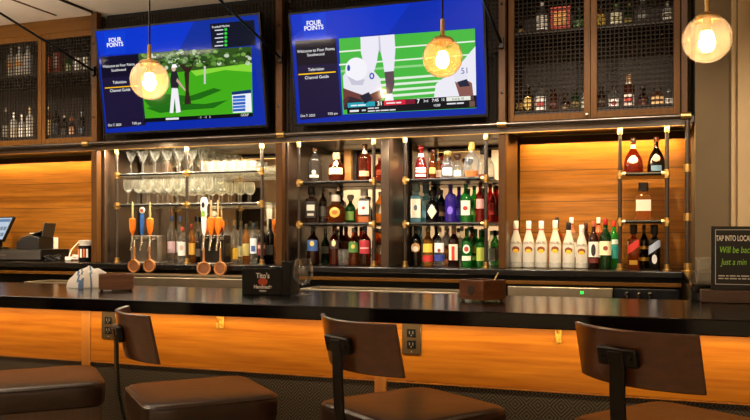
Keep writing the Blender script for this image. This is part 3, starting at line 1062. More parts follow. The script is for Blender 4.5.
# ------------------------------------------------------------------ bottles
PROF = {
 'std':    ([(.90, 0), (1, .015), (1, .60), (.96, .645), (.78, .70), (.48, .75), (.36, .79), (.34, .90)], .38, .88),
 'malibu': ([(.90, 0), (1, .015), (1, .46), (.96, .52), (.74, .63), (.50, .735), (.40, .79), (.38, .86)], .43, .83),
 'wine':   ([(.92, 0), (1, .015), (1, .60), (.93, .66), (.62, .72), (.40, .77), (.34, .82), (.34, .98)], .39, .80),
 'squat':  ([(.92, 0), (1, .03), (1, .42), (.94, .52), (.66, .62), (.38, .68), (.33, .72), (.33, .80)], .42, .76),
 'bulb':   ([(.93, 0), (1, .04), (1, .20), (.92, .36), (.72, .50), (.44, .62), (.28, .69), (.24, .74), (.24, .88)], .29, .86),
 'square': ([(.96, 0), (1, .015), (1, .62), (.92, .67), (.50, .70), (.38, .72), (.38, .80)], .62, .78),
 'crown':  ([(.78, 0), (.90, .03), (1, .22), (1, .42), (.88, .56), (.48, .66), (.36, .70), (.36, .80)], .46, .76),
 'slim':   ([(.92, 0), (1, .015), (1, .55), (.86, .62), (.55, .69), (.42, .75), (.40, .90)], .46, .88),
 'flare':  ([(.95, 0), (1, .02), (.98, .30), (.86, .45), (.60, .60), (.40, .70), (.36, .76), (.42, .90)], .46, .88),
}
def prof_r(prof, z):
    for (r0, z0), (r1, z1) in zip(prof, prof[1:]):
        if z0 <= z <= z1:
            return r0 + (r1 - r0) * (z - z0) / max(1e-6, z1 - z0)
    return prof[-1][0]

def patch(m, prof, R, h, z0, z1, half, shape, sq, off, slant=0., mi=0):
    """a label lying on the bottle's surface, centred on local -y"""
    nx, nz = 10, 8
    def pt(a, b):
        if shape == 'oval':
            k = math.sqrt(max(0, 1 - b * b)); a = a * k
        elif shape == 'diamond':
            a = a * (1 - abs(b))
        z = (z0 + z1) / 2 + (z1 - z0) / 2 * b + slant * a
        r = prof_r(prof, min(.98, max(.0, z))) * R
        t = -PI / 2 + half * a
        q = (abs(math.cos(t)) ** sq + abs(math.sin(t)) ** sq) ** (-1 / sq)
        return ((r * q + off) * math.cos(t), (r * q + off) * math.sin(t), z * h)
    vs = [pt(-1 + 2 * i / nx, -1 + 2 * k / nz) for k in range(nz + 1) for i in range(nx + 1)]
    fs = [(k * (nx + 1) + i, k * (nx + 1) + i + 1, (k + 1) * (nx + 1) + i + 1, (k + 1) * (nx + 1) + i) for k in range(nz) for i in range(nx)]
    m.add(vs, fs, mi)

def bottle(px, Y, z, top, w, kind, g, cap, labels, lab, group=None, name='bottle', words_=None, spin=0., mini=False):
    Z = dist(px, Y)
    p = spot(px, HY, Y); p.z = z + .001
    h = EYE + Z * (HY - top) / F - z
    lim = 9.
    if abs(z - CT) < .01:
        lim = 1.372 if 295 < px < 497 else (1.505 if px < 290 else (1.378 if px > 618 else 9.))
    elif abs(z - S3[1]) < .02:
        lim = 1.632
    h = min(h, lim - z)
    R = w * .5 * Z / F * .96
    prof, cr, cz = PROF[kind]
    sq = 5.0 if kind == 'square' else 2.0
    o = thing(name, lab, 'bottle', p, math.atan2(-p.x, p.y) * -.55 * -1 + spin, group)
    o.rotation_euler = (0, 0, math.atan2(-p.x, p.y) * .6 + spin)
    gm = G[g] if g in G else g
    MB().lathe([(r * R, zz * h) for r, zz in prof], 20 if sq > 2 else 22, sq=sq).build('glass', gm, o)
    c = [(cr * R * .94, cz * h), (cr * R, cz * h + .002), (cr * R, h * .985), (cr * R * .9, h)]
    if kind == 'squat':
        c = [(cr * R * .75, cz * h), (cr * R, (cz + .03) * h), (cr * R * 1.5, .86 * h), (cr * R * 1.62, .92 * h), (cr * R * 1.3, .98 * h), (cr * R * .5, h)]
    MB().lathe(c, 16, sq=4 if kind == 'square' else 2).build('cap', mat('cap_%s' % cap, cap, .4), o)
    for i, L in enumerate(labels):
        shape, z0, z1, half, col = L[:5]
        sl = L[5] if len(L) > 5 else 0.
        m = MB()
        patch(m, prof, R, h, z0, z1, half, shape, sq, .0006 + .0004 * i, sl)
        mm = mat('label_%s' % col, col, .55) if col != 'gold' else M['gold']
        m.build('label' if shape != 'neck' else 'neck_band', mm, o)
    if words_:
        body, zc, size, col = words_
        vs, fs = text_mesh(body, size * h)
        r = R + .0022
        m = MB()
        m.add([(r * math.sin(v.x / r), -r * math.cos(v.x / r), zc * h + v.y - 0.6 * v.x * v.x / R * .3) for v in vs], fs)
        m.build('lettering', mat('ink_%s' % col, col, .6), o)
    return o

FR, BK = 4.66, 4.80          # front and back rows on counter and shelves
W_ = '#efe9dc'; K_ = '#141210'; CORK = '#6b4a2a'
RUM = 'white coconut rum bottles on the counter'
n6 = ['nearest the gin shelves', 'second from the gin shelves', 'third from the gin shelves', 'fourth from the gin shelves', 'with a black cap', 'next to the dark spiced rum']
rum = [(516, 221, '#f0ead8', '#b8342c'), (528.7, 221, '#f2eedf', '#b8342c'), (541.3, 221, '#f2ecdc', '#c43a2c'), (555.2, 220.5, '#f0e8d4', '#e0b030'), (568.7, 222.5, '#16130f', '#e9e2d2'), (581.7, 225, '#e8d8d0', '#e9e2d2')]
for i, (px, top, cap, ring) in enumerate(rum):
    bottle(px, FR, CT, top, 12.6, 'malibu', 'milk', cap,
           [('rect', .80, .835, PI, ring), ('oval', .32, .46, .62, '#7a3a16'), ('oval', .315, .40, .44, '#f2b624'), ('rect', .02, .12, PI, '#a8a498')],
           'white coconut rum bottle with palm emblem, ' + n6[i], RUM, words_=('MALIBU', .535, .075, '#4a2a18'))
B = bottle
BACK5 = 'back row of bottles behind the rum'
B(557, BK + .02, CT, 217.5, 11, 'std', 'amber', '#1c1512', [('rect', .2, .5, .9, '#d8b060')], 'black-capped amber bottle behind the fourth white rum bottle', BACK5)
B(571.5, BK + .02, CT, 217.5, 11, 'std', 'clear', '#efe6d8', [('rect', .70, .84, PI, '#c4502e'), ('rect', .2, .5, .9, W_)], 'white-capped bottle with red neck standing behind the white rum row', BACK5)
B(586, BK + .02, CT, 223, 11, 'std', 'brown', '#3a1a18', [('rect', .2, .5, .9, '#8a4a3a')], 'dark-capped brown bottle behind the last white rum bottle', BACK5)
B(598.5, BK + .02, CT, 217.5, 10.5, 'std', 'amber', '#efe6d8', [('rect', .70, .84, PI, '#d0603a'), ('rect', .2, .5, .9, W_)], 'white-capped amber bottle behind the dark spiced rum', BACK5)
B(593.5, FR, CT, 221, 10.5, 'std', 'brown', '#a8583c', [('rect', .24, .56, 1.15, '#ece4d4'), ('oval', .25, .52, .45, '#2c2420'), ('rect', .12, .22, 1.1, '#5a1c14')], 'dark spiced rum bottle with white figure label beside the green whiskey')
B(605.5, FR, CT, 219, 12.4, 'std', 'dkgreen', '#a81f1c', [('rect', .27, .55, 1.2, '#ecdfae'), ('oval', .36, .46, .4, '#8a3a24')], 'green whiskey bottle with cream label and red cap')
B(614, BK, CT, 221, 11, 'std', 'green', '#b83024', [('rect', .2, .48, 1.1, '#2f9a90'), ('rect', .5, .6, 1.0, '#e6ecd8')], 'green bottle with teal label and red cap beside the narrow shelf')
B(633.5, FR, CT, 224.5, 11.8, 'square', 'amber', '#2c1a10', [('rect', .42, .60, 1.0, '#c22a1a', .10), ('rect', .10, .2, .6, 'gold')], 'square whisky bottle with slanted red label under the narrow shelf')
B(644, FR + .05, CT, 225, 9.5, 'std', 'dark', '#1a1410', [('rect', .18, .26, 1.1, 'gold'), ('rect', .45, .52, 1.1, 'gold')], 'dark bottle with thin gold bands between two square whisky bottles')
B(654.5, FR, CT, 225, 11.8, 'square', 'dark', '#14110f', [('rect', .42, .60, 1.0, '#9aa4b4', .10), ('oval', .12, .34, .4, '#c8c4bc')], 'square whisky bottle with slanted silver label under the narrow shelf')
B(643.5, FR, 1.40, 183, 16.5, 'square', 'gold', '#1d1712', [('rect', .24, .54, .8, '#e4d8bc')], 'square amaretto bottle with large black cap on the narrow shelf')
B(633.2, FR, 1.659, 138, 20, 'bulb', 'ruby', '#3a1c10', [('oval', .26, .48, .55, '#e2b49a'), ('rect', .70, .80, PI, '#e8dfd0')], 'round cognac bottle with pink oval label and white neck band')
B(656.3, FR, 1.659, 137, 18, 'bulb', 'dark', '#5a2418', [('oval', .30, .50, .5, '#c47a68'), ('rect', .05, .2, .6, '#4c6a86')], 'round dark cognac bottle with pink and blue labels')

SG = 'liqueurs on the top gin-bay shelf'
z3, z4 = S3[0], S3[1]
B(421, FR, z3, 145.5, 13, 'flare', 'red', '#8a1c14', [('rect', .08, .34, 1.0, '#e8e0d4'), ('rect', .14, .20, 1.0, '#b8281c'), ('rect', .26, .29, 1.0, '#b8281c'), ('rect', .66, .76, PI, '#e6c8b8')], 'red orange-liqueur bottle with red and white checked label', SG)
B(432.5, FR + .03, z3, 150, 7.5, 'slim', 'amber', '#5a1c14', [('rect', .2, .4, 1.1, '#c88a40')], 'slim amber bottle beside the red liqueur bottle', SG)
B(438.5, BK, z3, 158, 7, 'slim', 'gold', '#c9b48a', [('rect', .15, .45, 1.1, '#e4d6b6')], 'small pale bottle behind the slim amber bottle', SG)
B(447.8, FR, z3, 151, 13, 'squat', 'clear', '#8a7038', [('rect', .12, .38, .8, '#cfe0dc')], 'squat clear tequila bottle with pale round stopper', SG)
B(457.5, FR + .07, z3, 154, 11, 'squat', 'clear', '#4a2a16', [('rect', .12, .34, .8, '#dfe6d6')], 'squat clear tequila bottle with dark round stopper', SG)
B(471.8, FR, z3, 142, 15.5, 'crown', 'clear', '#c9a24a', [('rect', .04, .2, 1.2, '#a85a24')], 'cut crystal decanter bottle with tall gold stopper', SG)
B(482.6, BK, z3, 146.5, 11.5, 'crown', 'clear', '#2a2018', [('rect', .04, .16, 1.2, '#7c3a28')], 'crystal bottle with dark stopper behind the gold-stoppered decanter', SG)
SG = 'gins on the middle gin-bay shelf'
B(416.3, FR, z4, 183, 12, 'square', 'blue', '#8ab0bc', [('rect', .12, .6, .75, '#e8e2c8'), ('oval', .3, .45, .3, '#5a6a78')], 'pale blue gin bottle with tall cream label in front', SG)
B(426, BK, z4, 184, 11, 'square', 'blue', '#6a98a8', [('rect', .12, .6, .75, '#bcd8d8')], 'pale blue gin bottle behind the cream-labelled blue one', SG)
B(432.5, FR, z4, 190, 14, 'squat', 'dark', '#191512', [('diamond', .1, .56, .75, '#e8dfc4')], 'black apothecary gin bottle with cream diamond label', SG)
B(441.5, BK, z4, 190, 9, 'std', 'dark', '#1a1410', [('rect', .2, .5, 1, '#6a4a2c')], 'dark bottle between the black gin and the purple bottles', SG)
B(450.5, FR, z4, 184.5, 12, 'std', 'purple', '#32258a', [('oval', .2, .42, .5, '#7a62d8')], 'purple liqueur bottle in front on the middle gin-bay shelf', SG)
B(459, BK, z4, 187, 10.5, 'std', 'purple', '#2a2078', [('rect', .2, .4, .8, '#6a52c8')], 'purple bottle standing behind between purple and green bottles', SG)
B(465.8, FR, z4, 184, 12, 'std', 'green', '#2a7a38', [('rect', .18, .56, .9, '#e4e6d0'), ('oval', .3, .42, .4, '#b03028')], 'bright green gin bottle with large white label', SG)
B(474.3, BK, z4, 186, 10.5, 'std', 'green', '#2a8a3a', [('rect', .2, .4, .8, '#9acc70')], 'bright green bottle behind the white-labelled green gin', SG)
B(480.3, FR + .02, z4, 182.5, 10, 'std', 'red', '#7a1816', [('rect', .34, .58, .9, '#e8a8a0')], 'red bottle with pink label beside the shelf post', SG)
B(490.2, BK, z4, 184, 11, 'std', 'red', '#8a1c1a', [('rect', .2, .5, .9, '#c83a30')], 'red bottle behind the shelf post next to the wooden partition', SG)
SG = 'bottles on the counter of the gin bay'
B(416, FR, CT, 225, 12.4, 'std', 'dark', '#191210', [('oval', .34, .58, .8, '#b88a5a'), ('oval', .36, .50, .5, '#e8dcc4')], 'dark brown cream-liqueur bottle with oval scenic label', SG)
B(420, BK, CT, 223.5, 9, 'slim', 'blue', '#4ab4d0', [('rect', .5, .8, 1.1, '#58bcd4')], 'cyan bottle behind the dark cream-liqueur bottle', SG)
B(428, FR, CT, 227.5, 11.4, 'std', 'gold', '#b89a50', [('rect', .36, .58, 1.0, '#eec04a'), ('rect', .12, .28, 1.1, '#b02a24')], 'golden tequila bottle with yellow and red labels', SG)
B(439.5, FR, CT, 227.5, 11.4, 'std', 'clear', '#c8c0a8', [('rect', .36, .60, 1.0, '#f0eee4'), ('rect', .14, .30, 1.1, '#2c3c8a'), ('oval', .36, .46, .3, '#8a3a2a')], 'clear tequila bottle with white and dark blue labels', SG)
B(446.5, BK, CT, 224, 11.5, 'std', 'clear', '#e6e2d8', [('rect', .5, .85, 1.1, '#dfe4e8')], 'clear bottle with white label behind the brown vermouth bottle', SG)
B(453.6, FR - .01, CT, 226, 11.5, 'wine', 'brown', '#d8b08a', [('rect', .16, .55, .9, '#eadfc0'), ('rect', .16, .5, .28, '#b82a1e')], 'brown vermouth bottle with cream label and red figure', SG)
B(462, BK, CT, 226.5, 10, 'std', 'clear', '#dadcd6', [('rect', .45, .7, 1.1, '#e8e6da')], 'clear bottle behind the green vermouth with round label', SG)
B(466.8, FR + .01, CT, 228.5, 11.4, 'wine', 'green', '#2f7a3a', [('oval', .34, .58, .65, '#efe6dc'), ('oval', .39, .53, .42, '#a8302a'), ('rect', .16, .28, .9, '#e6e2c8')], 'green vermouth bottle with red and white round label', SG)
B(475.5, BK - .02, CT, 229, 10.5, 'wine', 'green', '#2a8038', [('oval', .34, .56, .65, '#d8b85a'), ('rect', .16, .28, .9, '#dcd49a')], 'green bottle with gold oval label behind the green vermouth', SG)
B(480.8, FR + .02, CT, 230, 10.5, 'wine', 'green', '#1f6a2c', [('rect', .16, .52, .9, '#a8b448')], 'green bottle with olive label beside the shelf post', SG)
B(491.5, BK, CT, 231, 10, 'std', 'clear', '#cfd0cc', [('rect', .15, .5, .9, '#dfdcd4')], 'pale bottle behind the shelf post next to the rum niche partition', SG)

SG = 'whiskeys on the top whiskey-bay shelf'
B(315, FR, z3, 147.5, 14.5, 'std', 'silver', CORK, [('rect', .12, .2, .7, '#b8b0a4'), ('oval', .2, .34, .3, '#a8a094')], 'smoky dark bottle with cork and small silver label', SG)
B(336.6, FR, z3, 153, 17.5, 'crown', 'ruby', '#c8a878', [('rect', .24, .46, .95, '#e2c896'), ('oval', .54, .74, .5, '#dcc090')], 'round bourbon bottle with cream label and pale neck', SG)
B(364.8, FR, z3, 144.5, 14, 'std', 'ruby', '#7a4a24', [('rect', .12, .26, .8, '#d8a074'), ('rect', .74, .84, PI, '#d8d0c0')], 'red-brown bourbon bottle with slim neck and white neck band', SG)
B(379.5, BK, z3, 158, 9, 'std', 'ruby', '#b04a2a', [('rect', .3, .5, .9, '#d86a3a')], 'small reddish bottle behind the whiskey shelf post', SG)
SG = 'whiskeys on the middle whiskey-bay shelf'
B(311.5, FR, z4, 187, 12, 'square', 'brown', '#171412', [('rect', .14, .60, .85, '#26221e'), ('rect', .34, .5, .6, '#d8d0c0'), ('rect', .2, .26, .5, '#c8c0b0')], 'square whiskey bottle with black and white label', SG)
B(323, BK - .055, z4, 189, 8.5, 'std', 'silver', '#8a8a80', [('rect', .2, .5, 1, '#4a4438')], 'grey-capped bottle behind the round crown-stoppered whisky', SG)
B(330.5, BK + .03, z4, 192, 8.5, 'std', 'clear', '#b8b4a8', [('rect', .2, .5, 1, '#8a7a5a')], 'clear bottle with silver cap behind the crown-stoppered whisky', SG)
B(336, FR - .01, z4, 195, 20.5, 'crown', 'amber', '#c8bfae', [('oval', .18, .56, .55, '#e8b04a'), ('oval', .28, .46, .3, '#a8641c')], 'wide round whisky bottle with gold crest on the middle shelf', SG)
B(350.5, FR + .08, z4, 194.5, 11, 'squat', 'dkgreen', '#c0bcb0', [('rect', .1, .4, .8, '#6a8a3a')], 'squat green bottle with silver stopper beside the wide round whisky', SG)
B(364.3, FR, z4, 189, 12.6, 'square', 'clear', '#cdd0d0', [('rect', .24, .64, .8, '#efe8dc'), ('oval', .38, .48, .25, '#c03a2c'), ('rect', .02, .18, 1.2, '#a8581c')], 'clear square bottle with white label and red seal', SG)
B(380, BK, z4, 192, 9, 'std', 'gold', '#d8d0b8', [('rect', .3, .6, .9, '#e8dcb8')], 'pale gold bottle behind the whiskey shelf post on the middle shelf', SG)
SG = 'bottles on the counter of the whiskey bay'
B(313, FR, CT, 226, 12.8, 'std', 'brown', '#8a8c90', [('rect', .36, .64, 1.0, '#3a5c94'), ('oval', .48, .62, .35, '#e0c068')], 'dark whisky bottle with blue label and gold seal', SG)
B(325.5, BK, CT, 229, 9, 'slim', 'dkgreen', '#a8b0a8', [('rect', .3, .5, 1, '#a0aa98')], 'slim green bottle between the two gold-sealed whiskies', SG)
B(334.5, FR, CT, 226.5, 11, 'std', 'ruby', '#6a3018', [('rect', .42, .64, 1.0, '#3c2c28'), ('oval', .48, .64, .4, '#ecd8a0')], 'red-brown bottle with pale round seal on the whiskey-bay counter', SG)
B(346, BK + .01, CT, 226, 11, 'std', 'brown', '#3a1a12', [('rect', .4, .6, 1, '#5a2a18')], 'plain dark brown bottle behind the cut-glass tumbler', SG)
B(353.7, FR + .02, CT, 228, 11.6, 'std', 'amber', '#b0b4ac', [('rect', .34, .62, 1.0, '#4c7a38'), ('oval', .44, .56, .35, '#d8b85a')], 'amber whiskey bottle with green label', SG)
B(365, FR, CT, 226, 12.4, 'std', 'brown', '#8a8e92', [('rect', .3, .64, 1.0, '#a82c34'), ('rect', .42, .46, .8, '#e0a8a0')], 'dark whiskey bottle with crimson label', SG)
B(379.6, BK, CT, 229, 9, 'std', 'gold', '#d8d2bc', [('rect', .3, .55, .9, '#f0e4b8')], 'pale gold bottle behind the whiskey shelf post on the counter', SG)

SG = 'bottles on the counter behind the taps'
B(172, 4.72, CT, 216, 9.5, 'std', 'clear', '#31426e', [('rect', .2, .45, 1.0, '#c8a8b0')], 'clear vodka bottle with blue cap nearest the first tap tower', SG)
B(180.5, BK, CT, 216, 9, 'std', 'clear', '#3a4c80', [('rect', .2, .45, 1.0, '#cfc4c4')], 'clear bottle with blue cap behind the white-labelled bottle', SG)
B(182.5, 4.64, CT, 227, 9.6, 'std', 'clear', '#a8402e', [('rect', .2, .58, 1.1, '#efe8e0'), ('oval', .34, .5, .4, '#c8b0a0')], 'clear bottle with white label and red cap beside the tap tower', SG)
B(191.5, 4.745, CT, 224, 9, 'std', 'gold', '#8a3a28', [('rect', .2, .5, 1.1, '#e0a848')], 'golden bottle with red cap between the two tap towers', SG)
B(198.6, 4.74, CT, 232, 6.5, 'wine', 'dark', '#141110', [('rect', .2, .45, 1.1, '#3a322c')], 'slim black bottle beside the white tap handle', SG)
B(227, 4.74, CT, 220.5, 9, 'std', 'clear', '#5a4420', [('rect', .15, .4, 1.0, '#b8a878')], 'clear bottle with bronze cap nearest the second tap tower', SG)
B(234.5, 4.68, CT, 220.5, 9.4, 'std', 'clear', '#6a5024', [('rect', .1, .36, 1.1, '#e8b838')], 'clear bottle with yellow label and bronze cap', SG)
B(241, BK - .01, CT, 221, 8.5, 'std', 'clear', '#4a3c20', [('rect', .15, .4, 1.0, '#a8a070')], 'clear bottle with bronze cap behind the yellow-labelled one', SG)
B(246.3, 4.68, CT, 224, 8, 'std', 'gold', '#3a3226', [('rect', .2, .5, 1.0, '#c8b870')], 'pale golden bottle between yellow and blue labelled bottles', SG)
B(253.8, 4.66, CT, 223, 8.6, 'std', 'clear', '#2a3438', [('rect', .25, .62, .9, '#e4e8ea'), ('rect', .3, .44, .5, '#3a5a9a')], 'clear bottle with white and blue label beside the wine', SG)
B(262, 4.63, CT, 221, 9.4, 'wine', 'dark', '#3a1412', [('rect', .2, .5, 1.1, '#5a1a1c'), ('rect', .36, .44, .9, '#c0a090')], 'dark red wine bottle with maroon label', SG)
B(270, 4.71, CT, 219, 9, 'wine', 'dark', '#181818', [('rect', .2, .42, 1.0, '#2c2a22')], 'plain black wine bottle against the wooden partition', SG)

# bottles behind the wire mesh
def rowb(z, rows, grp, Y):
    for r in rows:
        B(r[0], r[6] if len(r) > 6 else Y, z, r[1], r[2], r[3], r[4], r[5][0], r[5][1], r[5][2], grp)
gR1 = 'bottles on the upper shelf of the mesh cabinet above the rum'
ZU, ZL = 2.483, 2.021
rowb(ZU, [
 (521, 22, 8, 'squat', 'brown', ('#3a2a1a', [('rect', .1, .5, 1, '#8a6a3a')], 'low brown bottle at the inner end of the upper mesh-cabinet shelf')),
 (542, 3, 12, 'std', 'clear', ('#d8d4cc', [('rect', .15, .58, 1.1, '#e8e4dc')], 'clear bottle with large white label beside the red gift box')),
 (579, 8, 12, 'std', 'dkgreen', ('#2a2a1e', [('rect', .15, .45, 1.1, '#5a7a4a')], 'dark green bottle next to the middle door stile, upper shelf')),
 (600.5, 6, 11, 'std', 'gold', ('#3a2a18', [('rect', .15, .6, 1.1, '#e8c858')], 'yellow-labelled bottle on the upper shelf past the middle stile')),
 (616, 5, 12.5, 'std', 'clear', ('#4a7a3a', [('rect', .15, .62, 1.1, '#e8e6cc'), ('oval', .3, .5, .5, '#a8a058')], 'white-labelled bottle with green cap on the upper mesh shelf')),
 (629, 4, 11, 'std', 'dkgreen', ('#6a5a30', [('rect', .2, .4, 1, '#7a6a30')], 'dark bottle beside the green-capped one on the upper mesh shelf')),
 (642.5, -2, 12.5, 'std', 'clear', ('#c8ccc8', [('rect', .25, .4, 1, '#9aa0a0')], 'tall silvery clear bottle on the upper mesh shelf')),
 (667.5, 2, 10, 'std', 'milk', ('#e8e4dc', [('rect', .1, .5, 1, '#f0ece4'), ('rect', .4, .46, 1, '#4a4038')], 'white bottle at the plain-wall end of the upper mesh shelf')),
], gR1, 4.70)
gR2 = 'bottles on the lower shelf of the mesh cabinet above the rum'
rowb(ZL, [
 (519.5, 93, 8, 'std', 'brown', ('#2a1a10', [('rect', .2, .5, 1, '#c89a3a')], 'small brown bottle with gold label at the inner end of the lower mesh shelf')),
 (528, 85, 11.5, 'std', 'brown', ('#2a2018', [('oval', .12, .6, .9, '#e0c070')], 'brown bottle with gold oval label on the lower mesh shelf')),
 (540.5, 84, 12.5, 'std', 'clear', ('#2a2624', [('rect', .1, .55, 1.1, '#eee8e4'), ('rect', .25, .35, .6, '#b03030')], 'bottle with square white label on the lower mesh shelf')),
 (553.5, 88, 10.5, 'std', 'ruby', ('#3a1a14', [('rect', .2, .4, 1, '#5a2a20')], 'dark reddish bottle beside the square white label bottle')),
 (565, 93, 9.5, 'squat', 'brown', ('#3a2a1c', [('rect', .1, .4, 1, '#6a5238')], 'squat brown bottle in the middle of the lower mesh shelf')),
 (575.5, 90, 10, 'std', 'dkgreen', ('#2a2418', [('rect', .2, .45, 1, '#6a5a30')], 'dark bottle near the round door knob, lower mesh shelf')),
 (584.5, 92, 8, 'std', 'milk', ('#d8d4cc', [('rect', .1, .5, 1, '#f0ece4')], 'white-labelled bottle half hidden by the middle door stile', ), 4.76),
 (601.5, 87, 10.5, 'std', 'brown', ('#1c1612', [('rect', .2, .45, 1, '#5a4430')], 'dark brown bottle just past the middle door stile, lower shelf')),
 (614, 87, 12, 'std', 'clear', ('#3a2018', [('rect', .08, .5, 1.1, '#f0ecea'), ('oval', .18, .38, .45, '#b02c2c')], 'white-labelled bottle with red round emblem on the lower mesh shelf')),
 (628.7, 75, 12, 'wine', 'ruby', ('#c89a6a', [('rect', .1, .42, 1.1, '#ead9d0'), ('rect', .2, .32, .7, '#c03a34'), ('rect', .70, .80, 1.5, '#e4dccc')], 'tall red bottle with cork top and white label, lower mesh shelf')),
 (643, 86, 10.5, 'squat', 'brown', ('#2a1612', [('rect', .1, .4, 1, '#5a2c24')], 'dark squat bottle beside the tall cork-topped bottle')),
 (657.5, 88, 12.5, 'square', 'amber', ('#2a1e14', [('rect', .1, .58, .9, '#d8b078'), ('rect', .3, .42, .7, '#7a4a28')], 'square bottle with tan label on the lower mesh shelf')),
 (669, 90, 9, 'std', 'clear', ('#d0ccc4', [('rect', .1, .5, 1, '#eeeae2')], 'white-labelled bottle at the plain-wall end of the lower mesh shelf')),
], gR2, 4.68)
gL1 = 'bottles on the upper shelf of the mesh cabinet above the till'
rowb(ZU, [
 (11, 46, 8.5, 'std', 'milk', ('#e8dcc4', [('rect', .3, .5, 1, '#e0a868')], 'white bottle with tan band on the upper shelf above the till, first of three')),
 (19.7, 45, 9, 'std', 'milk', ('#e6ddcc', [('rect', .35, .5, 1, '#d89a4a')], 'white bottle in the middle of three on the upper shelf above the till')),
 (28.2, 43, 8.5, 'std', 'milk', ('#d8d8d8', [('rect', .2, .5, 1, '#a8a8b0')], 'white bottle with grey label next to the door stile above the till')),
 (68.3, 54, 6.5, 'std', 'green', ('#c8ccb0', [('rect', .1, .5, 1, '#b8c890')], 'pale green bottle beside the white cups in the mesh cabinet')),
], gL1, 4.70)
gL2 = 'bottles on the lower shelf of the mesh cabinet above the till'
rowb(ZL + .0, [
 (5.5, 108, 7.5, 'std', 'clear', ('#e0dcd4', [('rect', .1, .45, 1, '#e8e4dc')], 'white-labelled bottle at the picture-edge end of the lower shelf above the till')),
 (13.8, 113, 8.5, 'std', 'milk', ('#d8d4c8', [('rect', .1, .4, 1, '#c8b89a')], 'short white bottle on the lower shelf above the till')),
 (22, 115, 6.5, 'std', 'milk', ('#e0d8c8', [('rect', .1, .5, 1, '#f0e8d8')], 'smallest white bottle on the lower shelf above the till')),
 (29.8, 107, 8.5, 'wine', 'milk', ('#d8b878', [('rect', .1, .4, 1, '#f0e8dc')], 'tall white bottle with gold top on the lower shelf above the till')),
 (48.7, 107, 5.5, 'slim', 'gold', ('#d8c090', [('rect', .1, .6, 1, '#e0c898')], 'slim pale bottle next to the door stile, lower shelf above the till')),
 (56.5, 106, 7.5, 'std', 'silver', ('#3a4450', [('rect', .1, .45, 1, '#5a6878')], 'blue-grey bottle on the lower shelf above the till')),
 (64.4, 115, 6.5, 'std', 'dark', ('#c8c4bc', [('rect', .1, .4, 1, '#4a4440')], 'dark bottle with pale cap on the lower shelf above the till')),
 (72, 117, 8, 'squat', 'brown', ('#a8683a', [('rect', .1, .5, 1, '#d8a888')], 'squat brown bottle with pink label on the lower shelf above the till')),
 (82, 112, 7, 'std', 'dark', ('#8a98b0', [('rect', .1, .4, 1, '#3a4a5a')], 'dark bottle with blue cap beside the cabinet knob above the till')),
], gL2, 4.66)

# boxes and cups behind the mesh
def carton(px, Y, z, top, w, d, colr, lab, col2=None, name='gift_box'):
    p = spot(px, HY, Y); Z = dist(px, Y)
    h = EYE + Z * (HY - top) / F - z - .001; ww = w * Z / F
    o = thing(name, lab, 'box', (p.x, Y, z + .001), 0)
    MB().box(-ww / 2, ww / 2, -d / 2, d / 2, 0, h).build('carton', mat('carton_' + colr, colr, .55), o, .002)
    if col2:
        MB().box(-ww * .36, ww * .36, -d / 2 - .0012, -d / 2 - .0004, h * .3, h * .8).build('print_panel', mat('print_' + col2, col2, .55), o)
    return o
carton(561, 4.70, ZU, 8, 19, .07, '#b83a1e', 'red and orange printed gift box on the upper mesh shelf', '#e8a85a')
carton(49, 4.68, ZU, 57, 7, .06, '#a8481e', 'small orange carton on the upper shelf above the till', '#d8803a')
carton(59, 4.68, ZU, 53, 7, .06, '#b04a3c', 'red and white carton on the upper shelf above the till', '#e8d0c8')
carton(349.5, 4.80, z3, 150.5, 8, .07, '#c8934a', 'tan gift box behind the round bourbon bottle', '#d8a860')
carton(355.8, 4.82, z3, 150.5, 4, .05, '#2a1610', 'narrow dark box beside the tan gift box')
def cup(px, Y, z, top, w, lab):
    p = spot(px, HY, Y); Z = dist(px, Y)
    r = w * .5 * Z / F; h = EYE + Z * (HY - top) / F - z - .001
    o = thing('white_cup', lab, 'cup', (p.x, Y, z + .001), .3, 'white cups in the mesh cabinet')
    MB().lathe([(r * .6, 0), (r * .72, .003), (r, h * .5), (r, h), (r * .92, h), (r * .92, h * .5), (r * .6, .008), (1e-6, .008)], 20, closed=False).build('bowl', M['white'], o)
    MB().tube([(r * .95, 0, h * .8), (r * 1.45, 0, h * .75), (r * 1.5, 0, h * .4), (r * .98, 0, h * .3)], r * .1, 8).build('handle', M['white'], o)
cup(77.3, 4.66, ZU, 57.5, 8, 'white cup on the upper shelf beside the pale green bottle')
cup(86.2, 4.70, ZU, 57.5, 7, 'white cup at the cabinet end, next to the other white cup')

